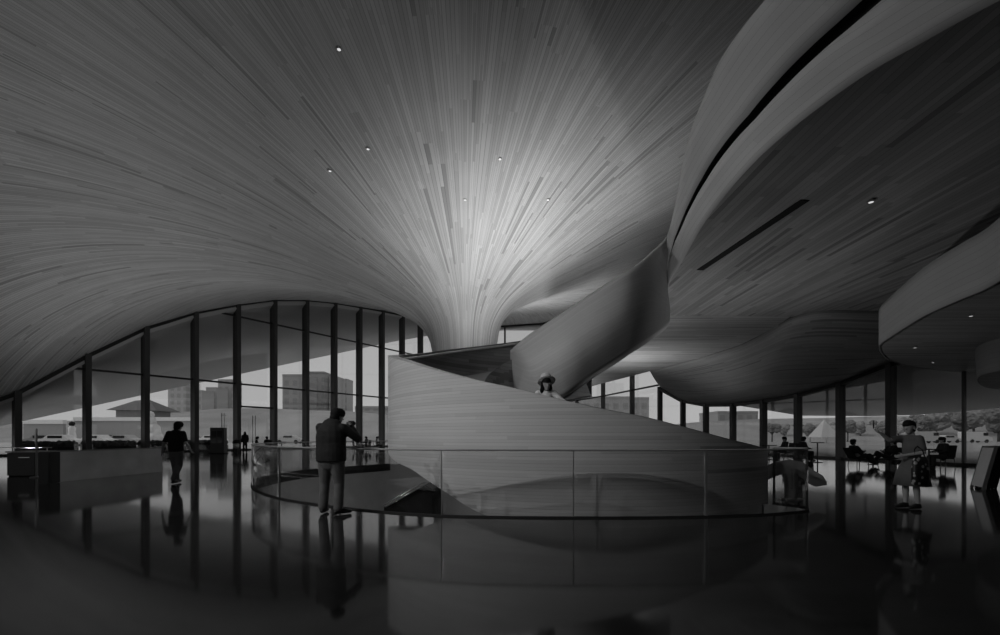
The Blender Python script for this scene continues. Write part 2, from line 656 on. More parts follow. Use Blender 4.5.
ORD = ['first', 'second', 'third', 'fourth', 'fifth', 'sixth', 'seventh', 'eighth', 'ninth', 'tenth', 'eleventh', 'twelfth', 'thirteenth', 'fourteenth']
LW = WL[5:]                                                # i = 0 .. 12
for k in range(len(WL) - 1):
    i = k - 5
    if i < -2:
        continue
    (a, ha), (b, hb) = WL[k], WL[k + 1]
    tr = [6.2, 12.5]
    if i == 4:
        tr = [4.1] + tr
    bay(a, ha, b, hb, tr, 'tall glass bay of the left curtain wall, %s from the low end' % ORD[max(0, i + 1)])
for k, (p, h) in enumerate(LW):
    d = (LW[min(k + 1, 12)][0] - LW[max(k - 1, 0)][0]).normalized()
    fin(p, h + .05, d, .8, .34, 'tall dark fin of the left curtain wall, %s from the low end of the arch' % ORD[k])
allb = [LW[-1]] + BACK + [WR[-1]]
for k, ((a, ha), (b, hb)) in enumerate(zip(allb, allb[1:])):
    n_ = 2 if (b - a).length > 5.5 else 1
    bay(a, ha, b, min(hb, 18) if k < 6 else 18, [6.2, 12.5], 'tall glass bay of the far wall behind the stair, %s from its left end' % ORD[k])
for k, (p, h) in enumerate(BACK):
    d = (allb[k + 2][0] - allb[k][0]).normalized()
    fin(p, h, d, .5, .2, 'slim mullion of the far glass wall behind the stair, %s from its left end' % ORD[k])
for k in range(8):
    (a, ha), (b, hb) = WR[k], WR[k + 1]
    bay(a, ha, b, hb, [], 'low glass bay of the right-hand curtain wall, %s from the near end' % ORD[k + 1])
bay(Vector((22.3, 16.0, 0)), 5.4, WR[0][0], WR[0][1], [], 'low glass bay of the right-hand curtain wall, nearest one at the picture edge')
for k, (p, h) in enumerate(WR):
    d = (WR[min(k + 1, 8)][0] - WR[max(k - 1, 0)][0]).normalized()
    fin(p, h + .1, d, .42 if k else .14, .26 if k else .1, 'dark fin of the low right-hand windows, %s from the near end' % ORD[k])

# eaves outside the glass
def eave(name, inner, outer, label):
    inn = [Vector(p) for p in inner]
    o = grid(name, [inn, [Vector(p) for p in outer]], M_EAVE, thick=.5, offset=1, uv=None, smooth=True, flip=True)
    return tag(o, label, 'roof', kind='structure')


inn, out = [], []
for k, (p, h) in enumerate(WL[3:] + BACK[:3]):
    q = p + Vector((-.843, .537, 0)) * 9
    if k >= 16:
        q = p + Vector((0, 9, 0))
    px = 500 + F * q.x / q.y
    py = 415 - (px - 23) * 85 / 411
    if k >= 15:
        py = max(py, 327.5)
    inn.append(p + Vector((0, 0, h + .1)))
    out.append(Vector((q.x, q.y, max(1.6, CH + (HZ - py) / F * q.y))))
eave('roof_eave', inn, out, 'pale underside of the roof eave beyond the left windows')
inn, out = [], []
for k, (p, h) in enumerate(WR):
    q = p + Vector((.97, .23, 0)) * 9.5
    inn.append(p + Vector((0.1, 0, h + .3)))
    ho = [3.2, 3.0, 2.85, 2.75, 2.8, 2.95, 3.1, 4.2, 6.2][k]
    out.append(Vector((q.x, q.y, ho)))
inn.insert(0, Vector((22.3, 16, 5.7)))
out.insert(0, Vector((32, 18, 3.4)))
eave('roof_eave_lakeside', inn, out, 'dark underside of the low eave beyond the right-hand windows')

# ------------------------------------------------------------------ the spiral stair
CX, CY, EA, EB = 1.9, 12.2, 4.8, 4.6


def ray_ell(px, back=False, a=EA, b=EB):
    k = (px - 500) / F
    A = (k / a) ** 2 + 1 / b**2
    B = -2 * (k * CX / a**2 + CY / b**2)
    Cc = (CX / a) ** 2 + (CY / b) ** 2 - 1
    D = max(0, B * B - 4 * A * Cc)
    z = (-B + (1 if back else -1) * math.sqrt(D)) / (2 * A)
    return k * z, z


def ell_ang(x, z):
    al = math.degrees(math.atan2((z - CY) / EB, (x - CX) / EA))
    return al if al <= 0 else al - 360


def tabulate(front, back=()):
    t = []
    for px, py in front:
        x, z = ray_ell(px)
        t.append((-ell_ang(x, z), CH + (HZ - py) / F * z))
    for px, py in back:
        x, z = ray_ell(px, True, EA - .25, EB - .25)
        t.append((-ell_ang(x, z), CH + (HZ - py) / F * z))
    return sorted(t)


TOP = tabulate([(768, 450), (757, 446), (729, 439), (681, 426), (650, 418), (600, 408), (562, 399.6), (515, 388), (480, 380.5), (450, 373.5), (420, 365.5), (402, 360), (391, 357)],
               [(420, 353.5), (450, 349.5), (480, 346), (512, 342), (535, 338.5)])
A0 = TOP[0][0]
TOP.append((360, TOP[-1][1] + (360 - TOP[-1][0]) * .014))
BOT = tabulate([(600, 540), (520, 525), (490, 517), (470, 508), (450, 495), (430, 482), (410, 468.5), (395, 461)])
BOT[0] = (A0, -.6)
BOT.append((360, sminterp(TOP, 360) - 2.4))


def ell(al, off=0.0):
    r = math.radians(-al)
    return CX + (EA - off) * math.cos(r), CY + (EB - off) * math.sin(r)


stair = empty('spiral_staircase', (CX, CY, 0))
tag(stair, 'great curving timber-clad spiral stair rising from the oval well', 'staircase')


def stair_grid(name, fn, a0, a1, n, m, mat, nm=None, **kw):
    rows, uv = [], []
    for i in range(m + 1):
        row, ur = [], []
        for j in range(n + 1):
            al = lerp(a0, a1, j / n)
            p = Vector(fn(al, i / m))
            row.append(p - Vector((CX, CY, 0)))
            ur.append((math.radians(al) * 4.7, p.z))
        rows.append(row)
        uv.append(ur)
    return grid(name, rows, mat, stair, uv=uv, **kw)


A1 = 288
stair_grid('outer_wall', lambda al, t: (*ell(al), lerp(sminterp(BOT, al), sminterp(TOP, al), t)), A0, A1, 180, 10, M_DRUM)
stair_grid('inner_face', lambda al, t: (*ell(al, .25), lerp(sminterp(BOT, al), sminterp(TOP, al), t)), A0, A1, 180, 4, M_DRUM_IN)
stair_grid('coping', lambda al, t: (*ell(al, lerp(-.01, .26, t)), sminterp(TOP, al)), A0, A1, 180, 1, M_STEEL if False else M_DRUM)
bm = bmesh.new()
x0, y0 = ell(A0)
x1, y1 = ell(A0, .25)
v = [bm.verts.new((x - CX, y - CY, z)) for x, y, z in ((x0, y0, -.6), (x1, y1, -.6), (x1, y1, TOP[0][1]), (x0, y0, TOP[0][1]))]
bm.faces.new(v)
from_bm('newel_face', bm, M_DRUM, stair)
NS = 46
bm = bmesh.new()
for s in range(NS):
    a, b = lerp(A0 + 2, A1, s / NS), lerp(A0 + 2, A1, (s + 1) / NS)
    h = max(.12, sminterp(TOP, b) - 1.05)
    q = [ell(a, .27), ell(b, .27), ell(b, 2.5), ell(a, 2.5)]
    lo = [bm.verts.new((x - CX, y - CY, h - .25)) for x, y in q]
    hi = [bm.verts.new((x - CX, y - CY, h)) for x, y in q]
    bm.faces.new(hi)
    bm.faces.new(lo[::-1])
    for k in range(4):
        bm.faces.new((lo[k], lo[(k + 1) % 4], hi[(k + 1) % 4], hi[k]))
from_bm('treads', bm, plain('tread_stone', .2, .5, .3), stair)
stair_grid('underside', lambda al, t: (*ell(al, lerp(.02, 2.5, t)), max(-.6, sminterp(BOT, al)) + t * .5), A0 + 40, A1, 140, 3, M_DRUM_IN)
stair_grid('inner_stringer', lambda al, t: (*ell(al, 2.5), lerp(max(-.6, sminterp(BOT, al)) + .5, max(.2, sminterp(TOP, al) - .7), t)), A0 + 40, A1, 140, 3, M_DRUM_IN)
bm = bmesh.new()
tube(bm, [(ell(al, .33)[0] - CX, ell(al, .33)[1] - CY, sminterp(TOP, al) - .1) for al in [lerp(A0 + 3, A1, t / 150) for t in range(151)]], .035, 8)
tag(from_bm('handrail', bm, plain('pale_rail', .85, .35, .5), stair, smooth=True), 'pale metal handrail')

# the flight above: dark leaf-shaped balustrade sweeping up to the upper floor
cols = [((512, 350, 15.4), (512, 392, 15.4)), ((512.3, 349.8, 14.3), (512.6, 394, 14.3)), ((513.5, 349, 13.4), (528, 398, 13.2)), ((518, 345.5, 12.9), (547, 403, 12.3)),
        ((530, 336, 12.6), (563, 396.5, 12.0)), ((548, 324, 12.3), (575, 388.5, 11.9)), ((572, 308.5, 12.1), (593, 375.5, 11.9)), ((600, 289.5, 12.0), (614, 362.5, 12.0)),
        ((624, 273.5, 12.1), (634, 350, 12.3)), ((642, 261, 12.6), (648, 341, 13.2)), ((654, 251, 13.2), (658, 334, 15)), ((663, 243, 13.9), (665, 328, 17)), ((668, 237, 14.6), (668.5, 322, 19))]
tops = spline([U(*c[0]) for c in cols], 5)
bots = spline([U(*c[1]) for c in cols], 5)
nv = 14
rows = []
for i in range(nv + 1):
    t = i / nv
    rows.append([lerp(b_, t_, t) + Vector((0, -.55 * math.sin(PI * t) * min(1, j / 15) * min(1, max(0, len(tops) - 8 - j) / 26), 0)) for j, (b_, t_) in enumerate(zip(bots, tops))])
upper = empty('upper_stair_flight', (2.5, 13, 0))
tag(upper, 'dark leaf-shaped balustrade of the upper stair flight sweeping up to the upper floor', 'staircase')
off = Vector((2.5, 13, 0))
rows = [[p - off for p in r] for r in rows]
grid('balustrade', rows, M_RIB, upper, uv=arc_uv(rows), thick=.12, offset=0)
# its underside turning back under the flight
rows = [[p - off + Vector((0, .05, 0)) for p in bots[15:]], [p - off + Vector((.25, .7, .95)) for p in bots[15:]]]
grid('flight_underside', rows, M_RIB, upper, uv=arc_uv(rows), thick=.1)

# ------------------------------------------------------------------ upper floor: soffit and pale fascia band with its dark slot
HS = 6.5
EDGE = [((667, 300), (667, 270), (667, 239, 13.6)), ((669.5, 283), (671.5, 258), (668, 233, 13.2)), ((680, 266), (677, 239), (671, 223, 12.8)), ((702, 227), (686, 213), (676, 200, 11.8)),
        ((725, 196), (703, 183), (682.5, 164, 10.7)), ((753, 164), (722, 158), (691, 130, 9.8)), ((787, 133), (750, 129), (705, 94, 8.9)), ((827, 102), (780, 99), (719, 62, 8.2)),
        ((872, 71), (814, 68), (742, 28, 7.5)), ((923, 42.5), (850, 38), (765, 0, 7.0)), ((980, 11), (890, 9), (795, -36, 6.55)), ((1040, -18), (935, -18), (832, -72, 6.15)),
        ((1110, -48), (990, -44), (875, -110, 5.8)), ((1200, -85), (1060, -75), (930, -150, 5.4))]
eb, et, fr = [], [], []
for b, s, t in EDGE:
    B_, T_ = UH(b[0], b[1], HS), U(*t)
    eb.append(B_)
    et.append(T_)
    pb, ps, pt = Vector(b), Vector(s), Vector(t[:2])
    fr.append(max(.1, min(.9, (ps - pb).dot(pt - pb) / (pt - pb).length_squared)))
eb, et = spline(eb, 6), spline(et, 6)
frs = []
for i in range(len(fr) - 1):
    for k in range(6):
        frs.append(lerp(fr[i], fr[i + 1], k / 6))
frs.append(fr[-1])
uf = empty('upper_floor', (6, 10, HS))
tag(uf, 'curved upper floor with pale slotted fascia overhead on the right', 'upper floor', kind='structure')
off = Vector((6, 10, HS))
nE = len(eb)
lo, hi, slot = [], [], []
wid = [.042 * max(0, min(1, (j - 5) / 10)) for j in range(nE)]


def band_pt(j, t):
    bul = (et[j] - eb[j]).cross(Vector((0, 0, 1))).normalized()
    p = lerp(eb[j], et[j], t)
    return p - off


lo = [[band_pt(j, (frs[j] - wid[j]) * t / 4) for j in range(nE)] for t in range(5)]
hi = [[band_pt(j, lerp(frs[j] + wid[j], 1, t / 4)) for j in range(nE)] for t in range(5)]
grid('lower_fascia', lo, M_BAND, uf, uv=arc_uv(lo), thick=.06, offset=-1)
grid('upper_fascia', hi, M_BAND, uf, uv=arc_uv(hi), thick=.06, offset=-1)
sl = []
for t, dep in ((0, 0), (0, .16), (1, .16), (1, 0)):
    row = []
    for j in range(nE):
        nrm = Vector((1, .1, .3)).normalized()
        row.append(band_pt(j, frs[j] + (2 * t - 1) * wid[j]) + nrm * dep)
    sl.append(row)
tag(grid('shadow_slot', sl, M_BLACK, uf, smooth=False), 'dark recessed slot along the fascia')
# soffit plate
far = [UH(667, 316, HS), UH(730, 316, HS), UH(790, 317, HS), UH(815, 313, HS), UH(840, 311, HS), UH(880, 312, HS), Vector((24, 19.2, HS)), Vector((24, 3.2, HS))]
outline = [p for p in reversed(eb)] + far
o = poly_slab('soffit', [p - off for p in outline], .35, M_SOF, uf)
o.visible_shadow = True
# long dark slot in the soffit
sp0, sp1 = UH(700, 270, HS - .005), UH(805, 200, HS - .005)
bm = bmesh.new()
bar(bm, sp0 - off, sp1 - off, .22, .02)
tag(from_bm('soffit_slot', bm, M_BLACK, uf), 'dark linear slot in the soffit')

# the soffit beyond, over the far end
HS2 = HS - .004
o2 = [UH(x, y, HS2) for x, y in ((640, 316), (667, 315.8), (730, 315.8), (790, 316.8), (775, 328), (740, 345), (700, 358), (655, 370), (610, 381.5), (566, 392.8), (566, 380), (572, 350), (600, 330))]
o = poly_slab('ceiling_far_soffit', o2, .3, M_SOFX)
tag(o, 'paler flat soffit of cross strips beyond the upper stair flight', 'soffit', kind='structure')

# dark bulging underside over the right-hand windows
A_ = [UH(x, y, HS - .01) for x, y in ((650, 371.5), (700, 358), (740, 345), (765, 332.5), (790, 318.5), (815, 312), (840, 310.5), (880, 311))] + [Vector((19.5, 18.4, HS - .01))]
B_ = [WR[8][0] + Vector((0, 0, 6.0)), WR[7][0] + Vector((0, 0, 4.45)), WR[6][0] + Vector((0, 0, 3.95)), WR[5][0] + Vector((0, 0, 3.78)), WR[4][0] + Vector((0, 0, 3.85)), WR[3][0] + Vector((0, 0, 4.0)), WR[2][0] + Vector((0, 0, 4.4)), WR[1][0] + Vector((0, 0, 5.05)), WR[0][0] + Vector((0, 0, 5.3))]
sa, sb = spline(A_, 6), spline(B_, 6)
rows = []
for i in range(17):
    t = i / 16
    rows.append([lerp(p, q, t) + Vector((0, 0, -.45 * math.sin(PI * t) * min(1, (j + 2) / 14))) for j, (p, q) in enumerate(zip(sa, sb))])
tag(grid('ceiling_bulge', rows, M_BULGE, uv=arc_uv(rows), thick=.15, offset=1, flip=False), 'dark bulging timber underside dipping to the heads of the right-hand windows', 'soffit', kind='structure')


def balcony(name, base_px, h, ht, label, back, seg=5, flare=.0):
    pts = spline([UH(x, y, h) for x, y in base_px], seg)
    o = empty(name, pts[len(pts) // 2])
    tag(o, label, 'balcony', kind='structure')
    oo = o.location.copy()
    poly_slab('soffit', [p - oo for p in pts] + [Vector(b) - oo for b in back], .3, M_SOFX, o)
    rows = []
    n = len(pts)
    cen = sum(pts, Vector()) / n
    for i in range(7):
        t = i / 6
        row = []
        for j, p in enumerate(pts):
            tg = pts[min(j + 1, n - 1)] - pts[max(j - 1, 0)]
            nr = Vector((-tg.y, tg.x, 0)).normalized()
            if nr.dot(Vector((cen.x + 3 - p.x, cen.y - p.y, 0))) > 0:
                nr = -nr
            row.append(p - oo + nr * flare * t + Vector((0, 0, (ht - h) * t)))
        rows.append(row)
    grid('fascia', rows, M_BAND2, o, uv=arc_uv(rows), thick=.08, offset=0)
    return o


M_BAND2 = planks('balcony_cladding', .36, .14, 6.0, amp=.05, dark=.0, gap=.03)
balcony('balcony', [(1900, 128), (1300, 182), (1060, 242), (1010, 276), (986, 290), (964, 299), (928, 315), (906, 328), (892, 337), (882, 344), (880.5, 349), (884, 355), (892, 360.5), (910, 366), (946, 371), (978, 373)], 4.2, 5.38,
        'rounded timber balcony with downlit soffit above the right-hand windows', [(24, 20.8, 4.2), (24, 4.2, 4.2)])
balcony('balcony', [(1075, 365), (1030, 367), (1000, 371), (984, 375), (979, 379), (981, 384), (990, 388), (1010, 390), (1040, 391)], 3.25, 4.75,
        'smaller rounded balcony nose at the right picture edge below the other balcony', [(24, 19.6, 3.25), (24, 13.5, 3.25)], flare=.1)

# ------------------------------------------------------------------ downlights
M_LAMP = emit('lamp_lens', .8, .5)


def downlight(p, r, label, grp):
    o = empty('ceiling_downlight', p)
    tag(o, label, 'ceiling light', grp)
    bm = bmesh.new()
    lathe(bm, [(r * 1.5, -.03), (r * 1.5, .05), (r * 1.05, .05), (r * 1.05, -.03)], 20)
    from_bm('trim_ring', bm, M_STEEL, o)
    bm = bmesh.new()
    lathe(bm, [(r * .3, -.035), (r, -.03), (r, .02)], 20)
    from_bm('lens', bm, M_LAMP, o)
    return o


def ceil_at(px, py):
    z = 5.0
    while z < 60:
        p = U(px, py, z)
        dx, dy = p.x - TX, p.y - TY
        r = math.hypot(dx, dy)
        rm, hb = bound_hit(math.atan2(dx, -dy))
        if p.z >= ceil_h(r, rm, hb):
            return p
        z += .05
    return p


for (px, py), w in zip([(339, 48), (368, 148), (330, 170), (500, 158), (465, 199), (548, 199)], ['brightest one high in the vault', 'small one above the left windows, right of a fainter one', 'faint one in the vault, lowest above the left windows', 'small one in the middle of the vault', 'faint one just above the flared column', 'faint one nearest the upper fascia']):
    p = ceil_at(px, py)
    downlight(p - Vector((0, 0, .02)), .055, 'recessed round downlight, ' + w, 'downlights in the vault')
downlight(UH(871, 201, HS - .02), .05, 'bright recessed downlight in the upper floor soffit', 'downlights in the soffits')
for (px, py), w in zip([(971, 315), (915, 347), (933, 362)], ['towards the picture edge', 'near the rounded nose', 'near the windows']):
    downlight(UH(px, py, 4.18), .035, 'tiny recessed downlight in the balcony soffit, ' + w, 'downlights in the soffits')

# ------------------------------------------------------------------ glass railing round the well
rail = empty('glass_railing', (0, 10, 0))
tag(rail, 'frameless glass railing with slim top rail curving round the oval stair well', 'railing')
off = Vector((0, 10, 0))
fine = [Vector((p.x, p.y, 0)) for p in rim]
fine = [U(774, 503.5, CH * F / (503.5 - HZ)), U(807, 507.5, CH * F / (507.5 - HZ))] + fine[1:]
fine = [Vector((p.x, p.y, 0)) for p in fine]
# densify and cut into panels
dense = []
for a, b in zip(fine, fine[1:]):
    m = max(1, int((b - a).length / .08))
    for k in range(m):
        dense.append(lerp(a, b, k / m))
dense.append(fine[-1])
cuts_px = [774, 807, 704, 572, 441, 340, 279]
cuts = [0]
for cpx in cuts_px[1:]:
    j = min((k for k in range(cuts[-1] + 1, len(dense)) if dense[k].y < 11), key=lambda k: abs(500 + F * dense[k].x / dense[k].y - cpx))
    cuts.append(j)
L = 0
k = cuts[-1]
for j in range(cuts[-1] + 1, len(dense)):
    L += (dense[j] - dense[j - 1]).length
    if L > 2.3:
        cuts.append(j)
        L = 0
cuts.append(len(dense) - 1)
RH = 1.09
for c0, c1 in zip(cuts, cuts[1:]):
    seg = dense[c0:c1 + 1]
    if len(seg) < 2:
        continue
    rows = [[p - off + Vector((0, 0, z)) for p in seg] for z in (0.0, RH - .02)]
    grid('glass_panel', rows, M_RAILGLASS, rail, thick=.016, offset=0)
for n_, c0 in enumerate(cuts):
    p = dense[c0] - off
    w = .03 if n_ in (0, 1) else .04 if n_ == 2 else .016
    bm = bmesh.new()
    box(bm, p + Vector((0, 0, RH / 2 - .04)), (w, w, RH + .06))
    from_bm('post', bm, M_STEEL if n_ in (2, 3, 4) else M_DARKMETAL, rail)
bm = bmesh.new()
tube(bm, [p - off + Vector((0, 0, RH)) for p in dense[::3] + dense[-1:]], .016, 8)
from_bm('top_rail', bm, plain('rail_metal', .3, .35, .5), rail, smooth=True)
rows = [[p - off + Vector((0, 0, z)) for p in dense] for z in (-.3, .025)]
grid('base_shoe', rows, M_BLACK, rail, thick=.05, offset=0)

# parapet of the flight going down, seen through the glass
bm = bmesh.new()
dz = 12.4
q = [U(384, 507, dz), U(424, 484.5, dz), U(432, 489, dz), U(434, 530, dz), U(384, 530, dz)]
a = [bm.verts.new(p) for p in q]
b = [bm.verts.new(p + Vector((.15, .9, 0))) for p in q]
bm.faces.new(a)
bm.faces.new(b[::-1])
for k in range(5):
    bm.faces.new((a[k], b[k], b[(k + 1) % 5], a[(k + 1) % 5]))
par = from_bm('stair_parapet', bm, M_BLACK)
tag(par, 'dark sloping parapet with pale cap of the flight descending into the well', 'parapet')
for s in (0.0, .16):
    bm = bmesh.new()
    tube(bm, [U(383 + 14 * s, 505.5 + 8 * s, dz - .1), U(425 + 14 * s, 482 + 8 * s, dz - .1)], .022, 6)
    tag(from_bm('cap_rail', bm, M_STEEL, par, smooth=True), 'pale metal cap rail')
#MORE
# ------------------------------------------------------------------ outside: ground, town, trees
bm = bmesh.new()
R_ = 900
big = [bm.verts.new((x, y, -.06)) for x, y in ((-R_, -60), (R_, -60), (R_, R_), (-R_, R_))]
ov = [bm.verts.new((x, y, -.06)) for x, y in OUT]
es = [bm.edges.new((big[i], big[(i + 1) % 4])) for i in range(4)] + [bm.edges.new((ov[i], ov[(i + 1) % len(ov)])) for i in range(len(ov))]
bmesh.ops.triangle_fill(bm, edges=es, use_beauty=True)
tag(from_bm('ground', bm, M_GROUND), 'pale open ground outside the glass', 'ground', kind='structure')


bm = bmesh.new()
fld = [bm.verts.new((x, y, -.04)) for x, y in ((24, -50), (900, -50), (900, 330), (90, 330), (36, 110), (22, 64), (17.6, 46), (22.6, 21), (27.2, 20))]  # vignetting towards the right is put into this darker ground colour
es = [bm.edges.new((fld[i], fld[(i + 1) % len(fld)])) for i in range(len(fld))]
bmesh.ops.triangle_fill(bm, edges=es, use_beauty=True)
tag(from_bm('ground_field', bm, plain('darkened_field', .24, .95, .1, scale=.2, noise=.3)), 'open field outside the right-hand windows, darkened in colour for vignetting', 'field', kind='structure')


def facade(name, g, fw=3.0, fh=3.2, con=.22):
    m, n, p = base_mat(name)
    p.inputs['Roughness'].default_value = .8
    co = N(n, 'ShaderNodeTexCoord')
    sp = N(n, 'ShaderNodeSeparateXYZ')
    n.links.new(co.outputs['Object'], sp.inputs[0])
    fx = math_n(n, 'LESS_THAN', math_n(n, 'FRACT', math_n(n, 'DIVIDE', sp.outputs[0], fw)), .55)
    fz = math_n(n, 'LESS_THAN', math_n(n, 'FRACT', math_n(n, 'DIVIDE', sp.outputs[2], fh)), .6)
    w = math_n(n, 'MULTIPLY', fx, fz)
    v = math_n(n, 'MULTIPLY_ADD', w, -g * con, g)
    cb = N(n, 'ShaderNodeCombineColor')
    for i in range(3):
        n.links.new(v, cb.inputs[i])
    n.links.new(cb.outputs[0], p.inputs['Base Color'])
    return m


def building(px0, px1, py, d, g, label, dep=None, base=0.0):  # distance haze is put into the facade grey g
    a, b = U(px0, py, d), U(px1, py, d)
    w, h = b.x - a.x, a.z
    dep = dep or max(8, w * .7)
    o = empty('apartment_building', ((a.x + b.x) / 2, d + dep / 2, 0))
    tag(o, label, 'building', 'buildings beyond the glass')
    box_obj('body', (0, 0, h / 2), (w, dep, h), facade('facade', g), o)
    box_obj('roof_parapet', (0, 0, h + .4), (w * 1.01, dep * 1.01, .8), plain('parapet_grey', g * .9), o)
    box_obj('plinth', (0, -.1, 1.5), (w * 1.02, dep * 1.02, 3), plain('plinth_grey', g * .8), o)
    return o


building(282.5, 303, 376.5, 160, .26, 'dark grey office block left of its twin, seen over the left rail', 12)
building(303.5, 324, 373.5, 176, .23, 'tallest dark grey office block seen left of the standing man')
building(329, 338, 378.5, 180, .33, 'paler tower with stepped top above the standing man')
building(338.5, 347, 380.5, 196, .31, 'slim paler tower touching the stepped one above the man')
building(355, 392, 408.5, 150, .33, 'long low grey block beside the left edge of the stair')
building(192, 202, 392, 190, .42, 'hazy pale tower right of the walking man')
building(206, 217, 389, 200, .40, 'hazy tower with bright vertical sign strip')
building(218, 232, 381, 210, .38, 'hazy tall tower against the fifth dark fin')
building(168, 186, 386, 210, .43, 'faint tower above the walking man')
building(556, 632, 399, 140, .42, 'broad pale block seen through the far glass behind the stair', 16)
building(634, 649, 399.8, 139, .40, 'short grey block right of the broad pale one')
building(718, 758, 413.5, 150, .30, 'low dark block seen past the sloping end of the stair', 14)
box_obj('sign_strip', (0, 0, 0), (2, .6, 6.5), plain('white_sign', .9), bpy.data.objects['apartment_building.006'])
bpy.data.objects['sign_strip'].location = (-3.5, -8, 21)


def hill(name, pts, d, g, label, dep=40):
    rows = []
    sm = [sminterp(pts, lerp(pts[0][0], pts[-1][0], k / 60)) for k in range(61)]
    top = [U(lerp(pts[0][0], pts[-1][0], k / 60), y, d) for k, y in enumerate(sm)]
    rows = [[Vector((p.x, d - dep, -.1)) for p in top], [Vector((p.x, d - dep * .5, max(0, p.z) * .6)) for p in top], top, [Vector((p.x, d + dep, -.1)) for p in top]]
    o = grid(name, rows, plain('hill_scrub', g, .9, .1, scale=.12, noise=.35))
    return tag(o, label, 'hill', kind='structure')


hill('hill_town', [(-60, 424), (60, 421), (130, 418), (185, 412), (215, 409), (260, 408), (300, 410), (340, 411), (390, 415), (440, 420)], 135, .30, 'low scrubby rise behind the paved ground on the left')
hill('hill_lake', [(640, 428), (700, 422), (760, 419), (820, 418), (900, 416), (960, 417), (1060, 415)], 150, .26, 'low wooded rise beyond the right-hand windows')

# pavilion with a dark hipped roof
pv = empty('pavilion', U(144, 436, 105).xy.to_3d())
tag(pv, 'low pavilion with wide dark hipped roof beyond the left glass', 'pavilion')
bm = bmesh.new()
w0 = 5.4
a = [bm.verts.new(p) for p in ((-w0, -4, 7.2), (w0 + .6, -4, 7.0), (w0 + .6, 4, 7.0), (-w0, 4, 7.2))]
b = [bm.verts.new(p) for p in ((-2, 0, 9.6), (1.2, 0, 9.8))]
bm.faces.new((a[0], a[1], b[1], b[0]))
bm.faces.new((a[2], a[3], b[0], b[1]))
bm.faces.new((a[1], a[2], b[1]))
bm.faces.new((a[3], a[0], b[0]))
bm.faces.new(a[::-1])
from_bm('roof', bm, plain('roof_slate', .14, .8), pv)
box_obj('body', (0, 0, 3.6), (8, 6, 7.1), facade('pavilion_wall', .34, 1.6, 3.5, .5), pv)
wl = box_obj('boundary_wall', (0, 0, 2.6), (26, .6, 5.2), plain('pale_wall', .36), None)
wl.location = U(135, 436, 98).xy.to_3d()
tag(wl, 'long pale boundary wall in front of the pavilion', 'wall')
cp = box_obj('coping', (0, 0, 5.0), (26.2, .9, .8), plain('white_coping', .85), wl)
wl2 = box_obj('boundary_wall', (0, 0, 2.2), (8, .6, 4.4), plain('pale_wall_b', .34), None)
wl2.location = U(45, 436, 92).xy.to_3d()
tag(wl2, 'short pale wall with bright coping at the far left', 'wall')
box_obj('coping', (0, 0, 4.2), (8.1, .9, .8), plain('white_coping_b', .85), wl2)

# snow sculpture and statue
M_SNOW = plain('snow_white', .75, .9, .1, scale=1.5, noise=.15, bump=.6)


def blob(bm, c, r, sub=2, jit=.12, seed=0):
    rnd = random.Random(seed)
    q = bmesh.ops.create_icosphere(bm, subdivisions=sub, radius=1)
    for v in q['verts']:
        k = 1 + rnd.uniform(-jit, jit)
        v.co = Vector((v.co.x * r[0] * k + c[0], v.co.y * r[1] * k + c[1], v.co.z * r[2] * k + c[2]))


bm = bmesh.new()
for k, (c, r) in enumerate((((.2, 0, .9), (1.3, 1.0, 1.1)), ((0, 0, 2.2), (.95, .8, 1.1)), ((-.3, 0, 3.4), (.75, .65, .9)), ((-.35, 0, 4.4), (.5, .5, .55)), ((.7, -.2, 1.7), (.6, .5, .7)), ((-.9, .1, .7), (.6, .5, .8)))):
    blob(bm, c, r, 3, .08, k)
o = from_bm('snow_sculpture', bm, M_SNOW, smooth=True)
o.location = U(153, 436, 66).xy.to_3d()
tag(o, 'tall lumpy white snow sculpture beside the walking man', 'sculpture')
st = empty('statue', U(72, 436, 72).xy.to_3d())
tag(st, 'slim pale statue with dark head outside the left glass', 'statue')
bm = bmesh.new()
lathe(bm, [(.75, 0), (.8, .4), (.45, .5), (.55, 1.3), (.42, 2.0), (.5, 2.6), (.2, 3.0)], 14)
from_bm('figure', bm, M_SNOW, st, smooth=True)
bm = bmesh.new()
blob(bm, (0, 0, 3.25), (.42, .4, .42), 2, .05, 3)
from_bm('head', bm, M_BLACK, st, smooth=True)


